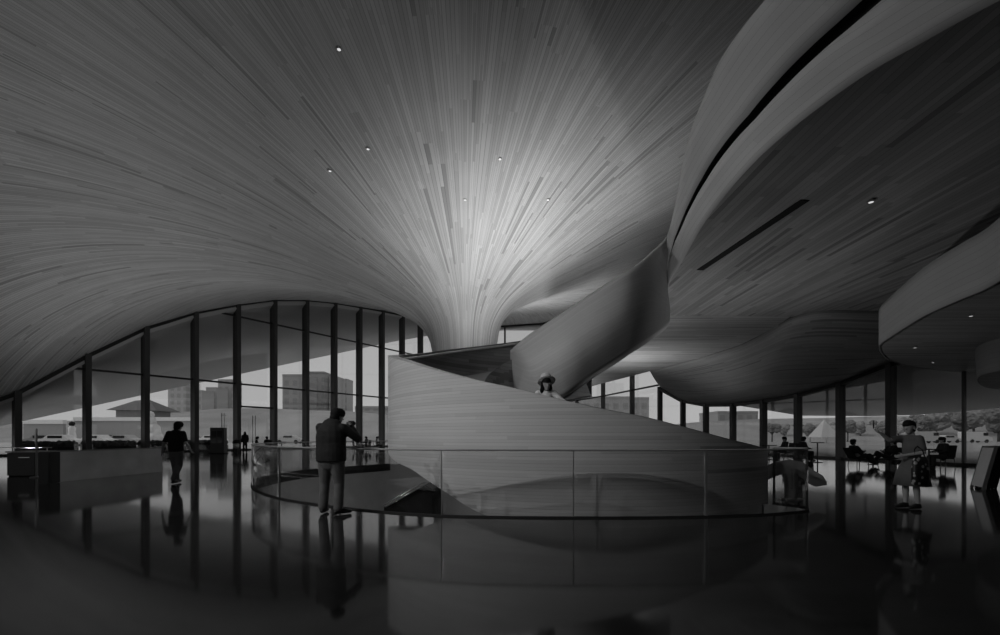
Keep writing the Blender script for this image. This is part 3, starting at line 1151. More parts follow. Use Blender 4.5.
def car(px, d, g, label, rz=0.0, van=False):
    o = empty('car' if not van else 'van', U(px, 436, d).xy.to_3d(), rz)
    tag(o, label, 'car' if not van else 'van', 'parked vehicles outside')
    body = plain('car_paint', g, .35, .5)
    prof = [(-2.2, .35), (-2.25, .8), (-1.9, .95), (-1.3, 1.0), (-.75, 1.45), (.7, 1.48), (1.35, 1.0), (2.1, .88), (2.25, .6), (2.2, .35)]
    if van:
        prof = [(-2.5, .4), (-2.55, 2.0), (-2.4, 2.15), (1.2, 2.15), (1.9, 1.2), (2.5, 1.0), (2.6, .6), (2.55, .4)]
    bm = bmesh.new()
    l = [bm.verts.new((x, -.85, z)) for x, z in prof]
    r = [bm.verts.new((x, .85, z)) for x, z in prof]
    bm.faces.new(l)
    bm.faces.new(r[::-1])
    for k in range(len(prof)):
        bm.faces.new((l[k], r[k], r[(k + 1) % len(prof)], l[(k + 1) % len(prof)]))
    from_bm('body', bm, body, o)
    bm = bmesh.new()
    if van:
        box(bm, (1.2, 0, 1.65), (.9, 1.74, .55))
    else:
        box(bm, (0, 0, 1.2), (1.5, 1.74, .32))
    from_bm('windows', bm, M_BLACK, o)
    for sx_ in (-1.4, 1.4):
        for sy in (-.8, .8):
            bm = bmesh.new()
            q = bmesh.ops.create_cone(bm, segments=14, radius1=.34, radius2=.34, depth=.2, cap_ends=True)
            bmesh.ops.transform(bm, matrix=Matrix.Translation((sx_, sy, .34)) @ Matrix.Rotation(PI / 2, 4, 'X'), verts=q['verts'])
            from_bm('wheel', bm, M_BLACK, o)
    return o


car(97, 58, .75, 'white car parked outside between the second and third fins')
car(112, 64, .12, 'dark car parked outside behind the low glass partition')
car(124, 60, .45, 'grey car parked outside left of the third fin')
car(60, 55, .7, 'white car parked outside right of the first fin', .2)
car(45, 60, .2, 'dark car parked outside beside the first fin')
car(212, 75, .8, 'white car parked outside under the bright sign strip')
car(198, 82, .35, 'grey car parked outside beside the fourth fin')
car(290, 78, .5, 'grey car parked outside under the twin office blocks')
car(925, 82, .42, 'pale van parked across the field, left one of two', 0, True)
car(975, 88, .55, 'white van parked across the field by the picture edge', 0, True)
car(946, 88, .42, 'pale car parked across the field between the vans')

# tent
tn = empty('tent', U(824, 436, 85).xy.to_3d())
tag(tn, 'small pale peaked tent across the field, seen between two right-hand fins', 'tent')
bm = bmesh.new()
q = bmesh.ops.create_cone(bm, cap_ends=True, segments=4, radius1=2.6, radius2=.1, depth=3.2)
bmesh.ops.transform(bm, matrix=Matrix.Translation((0, 0, 2.7)) @ Matrix.Rotation(PI / 4, 4, 'Z'), verts=q['verts'])
from_bm('canopy', bm, plain('tent_cloth', .42), tn)
for sx_ in (-1.6, 1.6):
    for sy in (-1.6, 1.6):
        box_obj('pole', (sx_, sy, .6), (.12, .12, 1.2), M_STEEL, tn)

# trees
M_LEAF = plain('tree_crown', .14, .9, .1, scale=1.2, noise=.5)  # crown greys are lightened to stand in for distance haze
M_LEAF2 = plain('tree_crown_pale', .22, .9, .1, scale=1.2, noise=.5)
M_BARK = plain('bark', .06, .9, .1)


def tree(px, ytop, d, seed, label, pale=False, wide=1.0):
    rnd = random.Random(seed)
    h = CH + (HZ - ytop) / F * d
    base = U(px, 436, d)
    o = empty('tree', (base.x, d, 0))
    tag(o, label, 'tree', 'trees beyond the glass')
    bm = bmesh.new()
    tube(bm, [(0, 0, 0), (.05, 0, h * .3), (0, .05, h * .7)], [h * .035, h * .028, h * .01], 7)
    for k in range(4):
        a = rnd.uniform(0, 6.28)
        tube(bm, [(0, 0, h * .35), (math.cos(a) * h * .2, math.sin(a) * h * .2, h * .62)], [h * .015, h * .005], 5)
    from_bm('trunk', bm, M_BARK, o)
    bm = bmesh.new()
    for k in range(9):
        a = rnd.uniform(0, 6.28)
        rr = h * .2 * rnd.random() * wide
        zz = h * rnd.uniform(.42, .82)
        s = h * rnd.uniform(.13, .21)
        blob(bm, (rr * math.cos(a), rr * math.sin(a), zz), (s * wide, s * wide, s * .85), 3, .13, seed * 20 + k)
    from_bm('crown', bm, M_LEAF2 if pale else M_LEAF, o)
    return o


rnd = random.Random(5)
for k in range(20):
    px = 772 + k * 12.6
    yt = interp([(770, 421), (850, 419), (905, 413), (925, 409), (960, 408), (985, 406), (1020, 404)], px) + rnd.uniform(-1.5, 2.5)
    pl = k % 3 == 1
    ref = 'between the %s and %s dark fins from the right' % (('fourth', 'fifth') if px < 798 else ('third', 'fourth') if px < 840 else ('second', 'third') if px < 891 else ('first', 'second'))
    if px > 964:
        ref = 'right of the slim right-hand fin'
    tree(px, yt, 112 + (-9, 5, 19)[k % 3], k, '%s tree across the field, %s' % ('paler grey' if pl else 'dark rounded', ref), pl)
for k, (px, yt) in enumerate([(150, 423), (178, 420), (187, 422), (225, 418), (246, 421), (318, 421), (352, 422), (372, 423)]):
    tree(px, yt, 112 + 4 * k, 50 + k, 'small dark tree across the forecourt, ' + ['behind the snow sculpture', 'above the walking man', 'at the fourth fin', 'under the tall hazy tower', 'above the tall door pulls', 'behind the standing man', 'right of the standing man', 'near the left edge of the stair'][k], k % 2 == 0)

# dark planters against the low end of the left glass
for k in range(4):
    a, b = WL[5 + k][0], WL[6 + k][0]
    c = (a + b) / 2 + Vector((-1.4, .9, 0))
    d = (b - a).normalized()
    o = empty('planter', c, math.atan2(d.y, d.x))
    tag(o, 'dark planter box with clipped hedge outside the left glass, %s from the low end' % ORD[k], 'planter', 'planters along the left glass')
    bm = bmesh.new()
    box(bm, (0, 0, .25), (3.3, .8, .5), bev=.03)
    from_bm('trough', bm, M_DARKMETAL, o)
    bm = bmesh.new()
    for j in range(12):
        blob(bm, (-1.5 + j * .27, 0, .68), (.26, .36, .3), 2, .16, 90 + k * 12 + j)
    from_bm('hedge', bm, M_LEAF, o)

# ------------------------------------------------------------------ people
M_SKIN = plain('skin', .30, .55, .3, noise=.05)
M_HAIR = plain('hair', .010, .75, .12)
M_JACKET = plain('dark_jacket', .022, .8, .2, scale=9, noise=.4, bump=.5)
M_JEANS = plain('washed_jeans', .12, .85, .2, scale=7, noise=.5, bump=.4)
M_SHOE = plain('dark_shoe', .02, .5, .3)
M_TEE = plain('black_tee', .010, .8, .2)
M_TROUS = plain('dark_trousers', .11, .8, .2, noise=.3)
M_DRESS = plain('grey_dress', .10, .8, .2, scale=5, noise=.35)
M_DRESS2 = plain('dark_dress', .06, .8, .2, scale=5, noise=.3)
M_PALE = plain('pale_coat', .75, .8, .2, noise=.2)
M_SUIT = plain('sitter_clothes', .02, .8, .2)


def capsule(bm, p, q, r0, r1, flat=1.0, axis=None, seg=14):
    """tapered limb with rounded ends; flat squashes it along the horizontal axis given"""
    p, q = Vector(p), Vector(q)
    d = q - p
    L = d.length or 1e-4
    t = d / L
    ref = Vector(axis) if axis else (Vector((0, 1, 0)) if abs(t.y) < .9 else Vector((1, 0, 0)))
    b = (ref - t * ref.dot(t)).normalized()
    a = t.cross(b)
    prof = []
    for k in range(5):
        an = PI / 2 * k / 4
        prof.append((-r0 * math.cos(an), r0 * math.sin(an)))
    for k in range(5):
        an = PI / 2 * (1 - k / 4)
        prof.append((L + r1 * math.cos(an), r1 * math.sin(an)))
    rings = []
    for s, r in prof:
        r = max(r, 1e-4)
        rings.append([bm.verts.new(p + t * s + a * (r * math.cos(2 * PI * k / seg)) + b * (r * flat * math.sin(2 * PI * k / seg))) for k in range(seg)])
    for r0_, r1_ in zip(rings, rings[1:]):
        for k in range(seg):
            bm.faces.new((r0_[k], r0_[(k + 1) % seg], r1_[(k + 1) % seg], r1_[k]))
    bm.faces.new(rings[0][::-1])
    bm.faces.new(rings[-1])


def fuse(name, bm, mat, parent, voxel=.014, smooth=3):
    """grow the shapes in bm into one continuous skin"""
    bmesh.ops.recalc_face_normals(bm, faces=bm.faces)
    me = bpy.data.meshes.new(name)
    bm.to_mesh(me)
    bm.free()
    o = bpy.data.objects.new('tmp', me)
    C.objects.link(o)
    m = o.modifiers.new('r', 'REMESH')
    m.mode = 'VOXEL'
    m.voxel_size = voxel
    if smooth:
        m = o.modifiers.new('s', 'SMOOTH')
        m.factor = .5
        m.iterations = smooth
    dg = bpy.context.evaluated_depsgraph_get()
    me2 = bpy.data.meshes.new_from_object(o.evaluated_get(dg))
    bpy.data.objects.remove(o)
    me2.name = name
    me2.materials.clear()
    return link(name, me2, mat, parent, True)


J0 = dict(pelvis=(0, 0, .95), chest=(0, 0, 1.26), neck=(0, 0, 1.47), head=(0, .03, 1.61),
          shL=(-.185, 0, 1.42), elL=(-.23, -.02, 1.13), wrL=(-.24, .05, .87),
          shR=(.185, 0, 1.42), elR=(.23, -.02, 1.13), wrR=(.24, .05, .87),
          hiL=(-.09, 0, .92), knL=(-.10, .02, .5), anL=(-.11, -.02, .09), toL=(-.13, .17, .03),
          hiR=(.09, 0, .92), knR=(.10, .02, .5), anR=(.11, -.02, .09), toR=(.13, .17, .03))


def elltube(bm, z0, z1, rx, ry, c=(0, 0), seg=24):
    rings = [[bm.verts.new((c[0] + rx * k_ * math.cos(2 * PI * j / seg), c[1] + ry * k_ * math.sin(2 * PI * j / seg), z)) for j in range(seg)] for z, k_ in ((z0, 1.0), ((z0 + z1) / 2, 1.02), (z1, .97))]
    for r0, r1 in zip(rings, rings[1:]):
        for j in range(seg):
            bm.faces.new((r0[j], r0[(j + 1) % seg], r1[(j + 1) % seg], r1[j]))
    bm.faces.new(rings[0][::-1])
    bm.faces.new(rings[-1])


def hand(bm, wr, el, palm_n=None, curl=.5, k=1.0):
    """palm, four unequal bent fingers and a thumb from the side of the palm"""
    wr, el = Vector(wr), Vector(el)
    d = (wr - el).normalized()
    n = Vector(palm_n) if palm_n else Vector((1, 0, 0))
    n = (n - d * n.dot(d)).normalized()
    s = d.cross(n)
    pc = wr + d * .045 * k
    capsule(bm, wr, wr + d * .075 * k, .026 * k, .034 * k, .5, n)
    for i, (ln, off) in enumerate(((.068, -.030), (.078, -.010), (.073, .010), (.058, .029))):
        b0 = wr + d * .085 * k + s * off * k
        d1 = (d * math.cos(curl * .6) + n * math.sin(curl * .6)).normalized()
        d2 = (d * math.cos(curl * 1.6) + n * math.sin(curl * 1.6)).normalized()
        b1 = b0 + d1 * ln * .5 * k
        b2 = b1 + d2 * ln * .5 * k
        capsule(bm, b0, b1, .0095 * k, .0088 * k, seg=8)
        capsule(bm, b1, b2, .0088 * k, .0075 * k, seg=8)
    t0 = wr + d * .03 * k - s * .028 * k
    t1 = t0 + (d * .5 - s * .8 + n * .3).normalized() * .038 * k
    t2 = t1 + (d * .85 - s * .3 + n * .4).normalized() * .03 * k
    capsule(bm, t0, t1, .012 * k, .0105 * k, seg=8)
    capsule(bm, t1, t2, .0105 * k, .009 * k, seg=8)


def face(bm, hc, fd, up=Vector((0, 0, 1))):
    """skull, jaw, nose, lips, eye sockets and ears about the head centre hc, looking along fd"""
    fd = Vector(fd).normalized()
    rt = fd.cross(up).normalized()
    u = rt.cross(fd)
    capsule(bm, hc + u * .035 - fd * .015, hc + u * .03 + fd * .02, .088, .084, .95)
    capsule(bm, hc - u * .01 + fd * .035, hc - u * .075 + fd * .05, .066, .040)
    capsule(bm, hc + u * .005 + fd * .095, hc - u * .028 + fd * .115, .011, .016, seg=8)
    capsule(bm, hc - u * .055 + fd * .088 - rt * .016, hc - u * .055 + fd * .088 + rt * .016, .009, .009, seg=8)
    for s in (-1, 1):
        capsule(bm, hc + u * .0 + rt * s * .084 - fd * .0, hc - u * .035 + rt * s * .082 + fd * .004, .014, .011, .6, rt, seg=8)
        capsule(bm, hc + u * .028 + fd * .090 + rt * s * .018, hc + u * .026 + fd * .082 + rt * s * .045, .010, .010, seg=8)


def human(name, label, loc, rz, H, pose, shirt=None, trousers=None, sleeves='long', skirt=None, hair='short', group=None, fd=(0, 1, 0), bulk=1.0, palm=None, curl=.6, shoes=True, voxel=.014, cat='person', collar=False):
    J = {k: Vector(pose.get(k, v)) for k, v in J0.items()}
    k = H / 1.75
    o = empty(name, loc, rz)
    tag(o, label, cat, group)
    up = (J['head'] - J['neck']).normalized()
    fdv = Vector(fd).normalized()
    side = fdv.cross(Vector((0, 0, 1))).normalized()
    P = lambda n_: J[n_] * k
    b = bulk
    # ---- body, one continuous skin
    bm = bmesh.new()
    tor_ax = (Vector(J['shR']) - Vector(J['shL'])).cross(Vector((0, 0, 1)))
    capsule(bm, P('pelvis'), P('chest'), .135 * k * b, .15 * k * b, .68, tor_ax)
    capsule(bm, P('chest'), lerp(P('shL'), P('shR'), .5), .15 * k * b, .11 * k * b, .66, tor_ax)
    capsule(bm, P('shL'), P('shR'), .06 * k, .06 * k)
    capsule(bm, lerp(P('shL'), P('shR'), .5), P('neck') + up * .04 * k, .062 * k, .055 * k)
    capsule(bm, P('neck'), P('head') - up * .03 * k, .054 * k, .052 * k)
    for s in 'LR':
        capsule(bm, P('sh' + s), P('el' + s), .052 * k, .041 * k)
        capsule(bm, P('el' + s), P('wr' + s), .041 * k, .027 * k)
        hand(bm, P('wr' + s), P('el' + s), (palm or {}).get(s), curl, k)
        capsule(bm, P('hi' + s), P('kn' + s), .085 * k * b, .055 * k)
        capsule(bm, P('kn' + s), lerp(P('kn' + s), P('an' + s), .35), .054 * k, .056 * k)
        capsule(bm, lerp(P('kn' + s), P('an' + s), .35), P('an' + s), .056 * k, .036 * k)
        capsule(bm, P('an' + s), P('to' + s), .036 * k, .03 * k)
    face(bm, P('head'), fdv, up)
    fuse('body', bm, M_SKIN, o, voxel * .75, 2)
    # ---- hair
    hc = P('head')
    bm = bmesh.new()
    if hair == 'short':
        capsule(bm, hc + up * .058 - fdv * .04, hc + up * .075 + fdv * .015, .106, .092, .98)
        capsule(bm, hc - fdv * .035, hc - fdv * .04 - up * .03, .096, .078)
    elif hair == 'bun':
        capsule(bm, hc + up * .060 - fdv * .045, hc + up * .075 + fdv * .005, .096, .085, .95)
        capsule(bm, hc - fdv * .04, hc - fdv * .05 - up * .035, .085, .06)
        capsule(bm, hc - fdv * .112 + up * .03, hc - fdv * .118 + up * .0, .036, .032)
    elif hair == 'long':
        capsule(bm, hc + up * .060 - fdv * .045, hc + up * .078 + fdv * .005, .098, .085, .95)
        capsule(bm, hc - fdv * .045, hc - fdv * .075 - up * .24, .088, .07, .75, fdv)
        for s in (-1, 1):
            capsule(bm, hc + side * s * .075 + fdv * .01, hc + side * s * .095 - up * .22 + fdv * .02, .032, .04)
    if hair:
        fuse('hair', bm, M_HAIR, o, voxel * .8, 2)
    # ---- clothes
    if shirt:
        bm = bmesh.new()
        capsule(bm, P('pelvis') + Vector((0, 0, .12)), P('chest'), .165 * k * b, .168 * k * b, .72, tor_ax)
        if trousers and J['pelvis'].z > .8:
            elltube(bm, (.86 if sleeves == 'long' else .90) * k, 1.14 * k, .168 * k * b, .124 * k * b, P('pelvis').xy)
        capsule(bm, P('chest'), lerp(P('shL'), P('shR'), .5) - Vector((0, 0, .02)), .17 * k * b, .125 * k * b, .7, tor_ax)
        capsule(bm, P('shL'), P('shR'), .072 * k, .072 * k)
        if collar:
            capsule(bm, lerp(P('shL'), P('shR'), .5), P('neck') + up * .0 * k, .085 * k, .072 * k)
        for s in 'LR':
            e = P('el' + s)
            if sleeves == 'long':
                w = lerp(P('el' + s), P('wr' + s), .93)
                capsule(bm, P('sh' + s), e, .076 * k, .064 * k)
                capsule(bm, e, w, .064 * k, .046 * k)
            else:
                e2 = lerp(P('sh' + s), e, .72)
                capsule(bm, P('sh' + s), e2, .076 * k, .068 * k)
        fuse('jacket' if sleeves == 'long' else 'shirt', bm, shirt, o, voxel, 2)
    if trousers:
        bm = bmesh.new()
        capsule(bm, P('hiL'), P('hiR'), .085 * k * b, .085 * k * b, .95)
        capsule(bm, P('pelvis') - Vector((0, 0, .05)), P('pelvis') + Vector((0, 0, .03)), .15 * k * b, .148 * k * b, .72, tor_ax)
        for s in 'LR':
            capsule(bm, P('hi' + s), P('kn' + s), .092 * k * b, .082 * k)
            capsule(bm, P('kn' + s), lerp(P('kn' + s), P('an' + s), .94), .082 * k, .076 * k)
        fuse('trousers', bm, trousers, o, voxel, 2)
    if skirt:
        mat, hem, wdt = skirt
        bm = bmesh.new()
        nseg = 40
        rings = []
        for zz, rr in ((hem, wdt), (hem + .25, wdt * .86), (.82, wdt * .68), (1.0, .145), (1.08, .135)):
            ring = []
            for j in range(nseg):
                an = 2 * PI * j / nseg
                wob = 1 + (.06 * math.sin(an * 9) * max(0, (1.0 - zz)) * 1.6)
                ring.append(bm.verts.new((P('pelvis').x + rr * wob * math.cos(an) * k * b, P('pelvis').y + rr * .75 * wob * math.sin(an) * k * b, zz * k)))
            rings.append(ring)
        for r0, r1 in zip(rings, rings[1:]):
            for j in range(nseg):
                bm.faces.new((r0[j], r0[(j + 1) % nseg], r1[(j + 1) % nseg], r1[j]))
        so = from_bm('skirt', bm, mat, o, smooth=True)
        so.modifiers.new('t', 'SOLIDIFY').thickness = .012
    if shoes:
        for s in 'LR':
            bm = bmesh.new()
            a, t = P('an' + s), P('to' + s)
            hl = a + (a - t).normalized() * .035 * k
            hl.z = t.z + .012
            capsule(bm, hl, t + Vector((0, 0, .008)), .042 * k, .042 * k, .85, (0, 0, 1))
            capsule(bm, a - Vector((0, 0, .01)), lerp(a, t, .6), .05 * k, .04 * k)
            fuse('shoe', bm, M_SHOE, o, .012, 1)
    return o


# man in the foreground photographing the stair, back to us
man = human('person', 'man in dark jacket and jeans, back turned, raising camera beside the well railing', (-2.86, 7.62, 0), math.radians(-14), 1.82,
            dict(neck=(.02, .03, 1.47), head=(.045, .10, 1.585), shR=(.20, .03, 1.40), elR=(.37, .20, 1.22), wrR=(.14, .36, 1.44), shL=(-.20, 0, 1.41), elL=(-.25, .14, 1.16), wrL=(-.02, .36, 1.40),
                 hiL=(-.10, 0, .92), knL=(-.13, .02, .5), anL=(-.15, .0, .09), toL=(-.20, .17, .035), hiR=(.10, 0, .92), knR=(.13, .03, .5), anR=(.15, -.03, .09), toR=(.26, .12, .035)),
            M_JACKET, M_JEANS, 'long', bulk=1.5, fd=(.42, .85, -.12), palm={'R': (-1, .2, 0), 'L': (1, .2, 0)}, curl=.9, collar=True)
cm = empty('camera', (0, 0, 0))
cm.name = 'handheld_camera'
cm.rotation_euler.z = math.radians(-14)
cm.location = (-2.86 + .085 + .10, 7.62 + .47, 1.55)
tag(cm, 'small black camera held up to the face of the man in the dark jacket', 'camera')
box_obj('body', (0, 0, 0), (.13, .055, .085), M_BLACK, cm, bev=.012)
bm = bmesh.new()
q = bmesh.ops.create_cone(bm, segments=20, radius1=.036, radius2=.034, depth=.07, cap_ends=True)
bmesh.ops.transform(bm, matrix=Matrix.Translation((0, .06, -.005)) @ Matrix.Rotation(PI / 2, 4, 'X'), verts=q['verts'])
from_bm('lens_barrel', bm, M_DARKMETAL, cm, smooth=True)

human('person', 'man in black t-shirt walking away towards the left glass wall', (-9.0, 12.5, 0), math.radians(6), 1.72,
      dict(head=(.03, .05, 1.60), elL=(-.29, -.04, 1.14), wrL=(-.37, .02, .89), elR=(.28, -.03, 1.15), wrR=(.30, .15, .95),
           knL=(-.06, .05, .5), anL=(-.04, .10, .10), toL=(-.05, .28, .05), knR=(.06, .05, .5), anR=(.02, -.16, .13), toR=(.02, -.01, .04)),
      M_TEE, M_TROUS, 'short', bulk=1.14, fd=(.25, .95, -.1), voxel=.016)

# the woman by the right-hand windows
human('person', 'dark-haired woman in grey dress stretching one arm out to raise a phone', (7.50, 8.2, 0), math.radians(98), 1.60,
      dict(head=(0, .05, 1.60), shR=(.145, .04, 1.39), elR=(.16, .33, 1.36), wrR=(.15, .54, 1.50), shL=(-.145, 0, 1.39), elL=(-.22, .0, 1.12), wrL=(-.06, .24, 1.06),
           anL=(-.09, -.04, .09), toL=(-.10, .14, .03), anR=(.08, .04, .09), toR=(.10, .22, .03)),
      M_DRESS, None, 'short', (M_DRESS, .46, .33), 'bun', fd=(-.25, 1, .05), bulk=.96, palm={'L': (1, 0, 0), 'R': (-.3, -.2, 1)})
ph = box_obj('mobile_phone', (0, 0, 0), (.075, .009, .15), M_BLACK, bev=.004)
ph.location = (6.88, 8.29, 1.53)
ph.rotation_euler = (0, .15, math.radians(60))
tag(ph, 'black phone held up in the outstretched hand of the woman', 'phone')
box_obj('screen', (0, -.0055, 0), (.066, .002, .135), plain('phone_glass', .03, .1, .5), ph)
# bag: black and white blotched print
m, n, p = base_mat('bag_print')
co = N(n, 'ShaderNodeTexCoord')
vo = N(n, 'ShaderNodeTexVoronoi')
vo.inputs['Scale'].default_value = 11
n.links.new(co.outputs['Object'], vo.inputs['Vector'])
v = math_n(n, 'MULTIPLY_ADD', math_n(n, 'LESS_THAN', vo.outputs['Distance'], .3), .28, .012)
cb = N(n, 'ShaderNodeCombineColor')
for i in range(3):
    n.links.new(v, cb.inputs[i])
n.links.new(cb.outputs[0], p.inputs['Base Color'])
bg_ = empty('tote_bag', (7.32, 7.84, .46), math.radians(8))
tag(bg_, 'black and white patterned tote bag hanging from the bent arm of the woman in grey', 'bag')
bm = bmesh.new()
rows_ = []
for zz, w_, d_ in ((0, .13, .045), (.03, .15, .06), (.25, .155, .065), (.44, .14, .045), (.5, .12, .02)):
    rows_.append([bm.verts.new((w_ * math.copysign(abs(math.cos(a)) ** .6, math.cos(a)), d_ * math.copysign(abs(math.sin(a)) ** .7, math.sin(a)), zz)) for a in [2 * PI * j / 24 for j in range(24)]])
for r0, r1 in zip(rows_, rows_[1:]):
    for j in range(24):
        bm.faces.new((r0[j], r0[(j + 1) % 24], r1[(j + 1) % 24], r1[j]))
bm.faces.new(rows_[0][::-1])
bm.faces.new(rows_[-1])
from_bm('pouch', bm, m, bg_, smooth=True)
bm = bmesh.new()
tube(bm, [(-.1, 0, .48), (-.08, .03, .62), (0, .05, .68), (.08, .03, .62), (.1, 0, .48)], .009, 6)
from_bm('strap', bm, M_BLACK, bg_, smooth=True)

# woman in a pale sun hat on the stair
al = 92
ex, ey = ell(al, .85)
tread_z = sminterp(TOP, al) - 1.05
hw = human('person', 'woman in pale coat and sun hat looking over the sloping stair wall', (.86, 8.4, .98), math.radians(178), 1.40,
           dict(head=(0, .06, 1.61), elR=(.30, .14, 1.16), wrR=(.24, .3, 1.1), elL=(-.36, .06, 1.24), wrL=(-.55, .16, 1.13)),
           M_PALE, M_TROUS, 'long', hair='long', fd=(-.22, 1, -.05), palm={'L': (0, 0, -1), 'R': (0, 0, -1)})
bm = bmesh.new()
lathe(bm, [(.165, -.035), (.17, -.028), (.108, .02), (.104, .07), (.085, .105), (.04, .12), (.001, .122)], 28)
hat = from_bm('sun_hat', bm, plain('hat_cloth', .55, .8), hw, smooth=True)
hat.location = (0, .03, 1.385)
hat.rotation_euler = (.50, .12, 0)

# ------------------------------------------------------------------ loungers, tables and sitters by the glass
SIT = dict(pelvis=(0, 0, .50), chest=(0, -.03, .82), neck=(0, -.02, 1.03), head=(0, .03, 1.17), shL=(-.18, -.02, .98), shR=(.18, -.02, .98), elL=(-.23, .06, .72), elR=(.23, .06, .72), wrL=(-.15, .3, .68), wrR=(.15, .3, .68),
           hiL=(-.09, 0, .47), hiR=(.09, 0, .47), knL=(-.11, .43, .48), knR=(.11, .43, .48), anL=(-.11, .42, .09), anR=(.11, .40, .09), toL=(-.12, .58, .03), toR=(.12, .57, .03))
LOL = dict(SIT, pelvis=(0, 0, .42), chest=(0, -.16, .70), neck=(0, -.26, .92), head=(0, -.24, 1.06), shL=(-.18, -.22, .86), shR=(.18, -.22, .86), elL=(-.23, -.02, .62), elR=(.23, -.02, .62), wrL=(-.1, .18, .66), wrR=(.1, .18, .66),
           hiL=(-.09, 0, .39), hiR=(.09, 0, .39), knL=(-.11, .42, .50), knR=(.11, .43, .50), anL=(-.11, .72, .16), anR=(.11, .68, .12), toL=(-.12, .86, .22), toR=(.12, .84, .16))
LEGX = dict(LOL, knR=(.06, .42, .60), anR=(-.16, .66, .50), toR=(-.2, .82, .46))


def sitter(px, py, d, rz, label, pose=SIT, shirt=None, hair='short'):
    p = U(px, 436, d)
    return human('person', label, (p.x, d, 0), rz, 1.70, pose, shirt or M_SUIT, M_SUIT, 'long', hair=hair, voxel=.022, group='sitters by the glass')


def chair(px, d, rz, label, lounge=False):
    p = U(px, 436, d)
    o = empty('lounge_chair' if lounge else 'cafe_chair', (p.x, d, 0), rz)
    tag(o, label, 'chair', 'chairs by the glass')
    sh = .30 if lounge else .40
    bm = bmesh.new()
    box(bm, (0, .04, sh), (.5, .5, .05), rx=-.12 if lounge else 0, bev=.015)
    from_bm('seat', bm, M_BLACK, o)
    bm = bmesh.new()
    box(bm, (0, -.26 if not lounge else -.36, sh + .28), (.48, .04, .52), rx=.15 if not lounge else .5, bev=.015)
    from_bm('backrest', bm, M_BLACK, o)
    for sx_ in (-.22, .22):
        for sy in (-.2, .26):
            bm = bmesh.new()
            bar(bm, (sx_, sy, sh), (sx_ * 1.1, sy * 1.15, 0), .025)
            from_bm('leg', bm, M_DARKMETAL, o)
    return o


def table(px, d, label, h=.74, r=.35, name='cafe_table'):
    p = U(px, 436, d)
    o = empty(name, (p.x, d, 0))
    tag(o, label, 'table', 'tables by the glass')
    bm = bmesh.new()
    lathe(bm, [(r, h - .03), (r, h), (r * .98, h + .005)], 24)
    from_bm('tabletop', bm, M_BLACK, o)
    bm = bmesh.new()
    lathe(bm, [(.03, .02), (.03, h - .03)], 10)
    from_bm('pedestal', bm, M_DARKMETAL, o)
    bm = bmesh.new()
    lathe(bm, [(.22, 0), (.2, .02), (.04, .03)], 20)
    from_bm('base', bm, M_DARKMETAL, o)
    return o


R = math.radians
chair(857.5, 19.8, R(-88), 'black lounge chair facing right, nearest the third dark fin', True)
sitter(858.5, 0, 19.8, R(-88), 'person reclining in the black lounge chair that faces right', LOL)
chair(889, 20.2, R(88), 'black lounge chair facing left behind the woman in grey', True)
sitter(887.5, 0, 20.2, R(88), 'person with crossed leg reclining behind the outstretched arm', LEGX)
table(873, 20.9, 'small low round table between the two reclining sitters', .45, .25)
chair(944, 18.6, R(80), 'black chair at the table right of the woman in grey')
sitter(943, 0, 18.6, R(80), 'person in dark clothes seated at the table right of the woman in grey', SIT)
table(929, 18.7, 'round dark table before the sitter right of the woman in grey', .78, .36)
chair(786.5, 25.0, R(88), 'black chair above the right end of the railing')
sitter(785, 0, 25.0, R(88), 'person sitting facing left above the right end of the railing', SIT)
table(769, 25.2, 'dark round table just past the low end of the stair wall', .80, .40)
chair(804, 23.6, R(-88), 'black chair beside the small pedestal table')
sitter(803, 0, 23.6, R(-88), 'person sitting facing right beside the small pedestal table', SIT)
table(817.5, 22.4, 'small pedestal table with round top right of the railing end', 1.0, .28)
sitter(257, 0, 38, R(-60), 'left one of two dark sitters behind the left end of the railing', SIT)
sitter(267, 0, 39, R(60), 'right one of two dark sitters behind the left end of the railing', SIT)
chair(256.5, 38, R(-60), 'dark chair of the left sitter behind the railing')
chair(267.5, 39, R(60), 'dark chair of the right sitter behind the railing')
table(311, 41, 'dark round table left of the standing man', .78, .45)
chair(316, 42.3, R(90), 'dark chair right of the table left of the standing man')
chair(306, 41.8, R(-90), 'dark chair left of the table left of the standing man')
table(361, 40.8, 'dark round table right of the standing man', .78, .5)
chair(356, 41.8, R(-90), 'dark chair nearest the camera arm of the standing man')
sitter(366.5, 0, 43, R(75), 'left one of two sitters right of the standing man', SIT)
chair(367.5, 43, R(75), 'dark chair of the left sitter right of the standing man')
sitter(377, 0, 43.5, R(-75), 'right one of two sitters, close to the left edge of the stair', SIT)
chair(376, 43.5, R(-75), 'dark chair close to the left edge of the stair')
p = U(245, 436, 36)
human('person', 'person in dark coat standing by the stroller near the tall door pulls', (p.x, 36, 0), R(40), 1.66, {}, M_SUIT, M_SUIT, 'long', hair='long', voxel=.022)
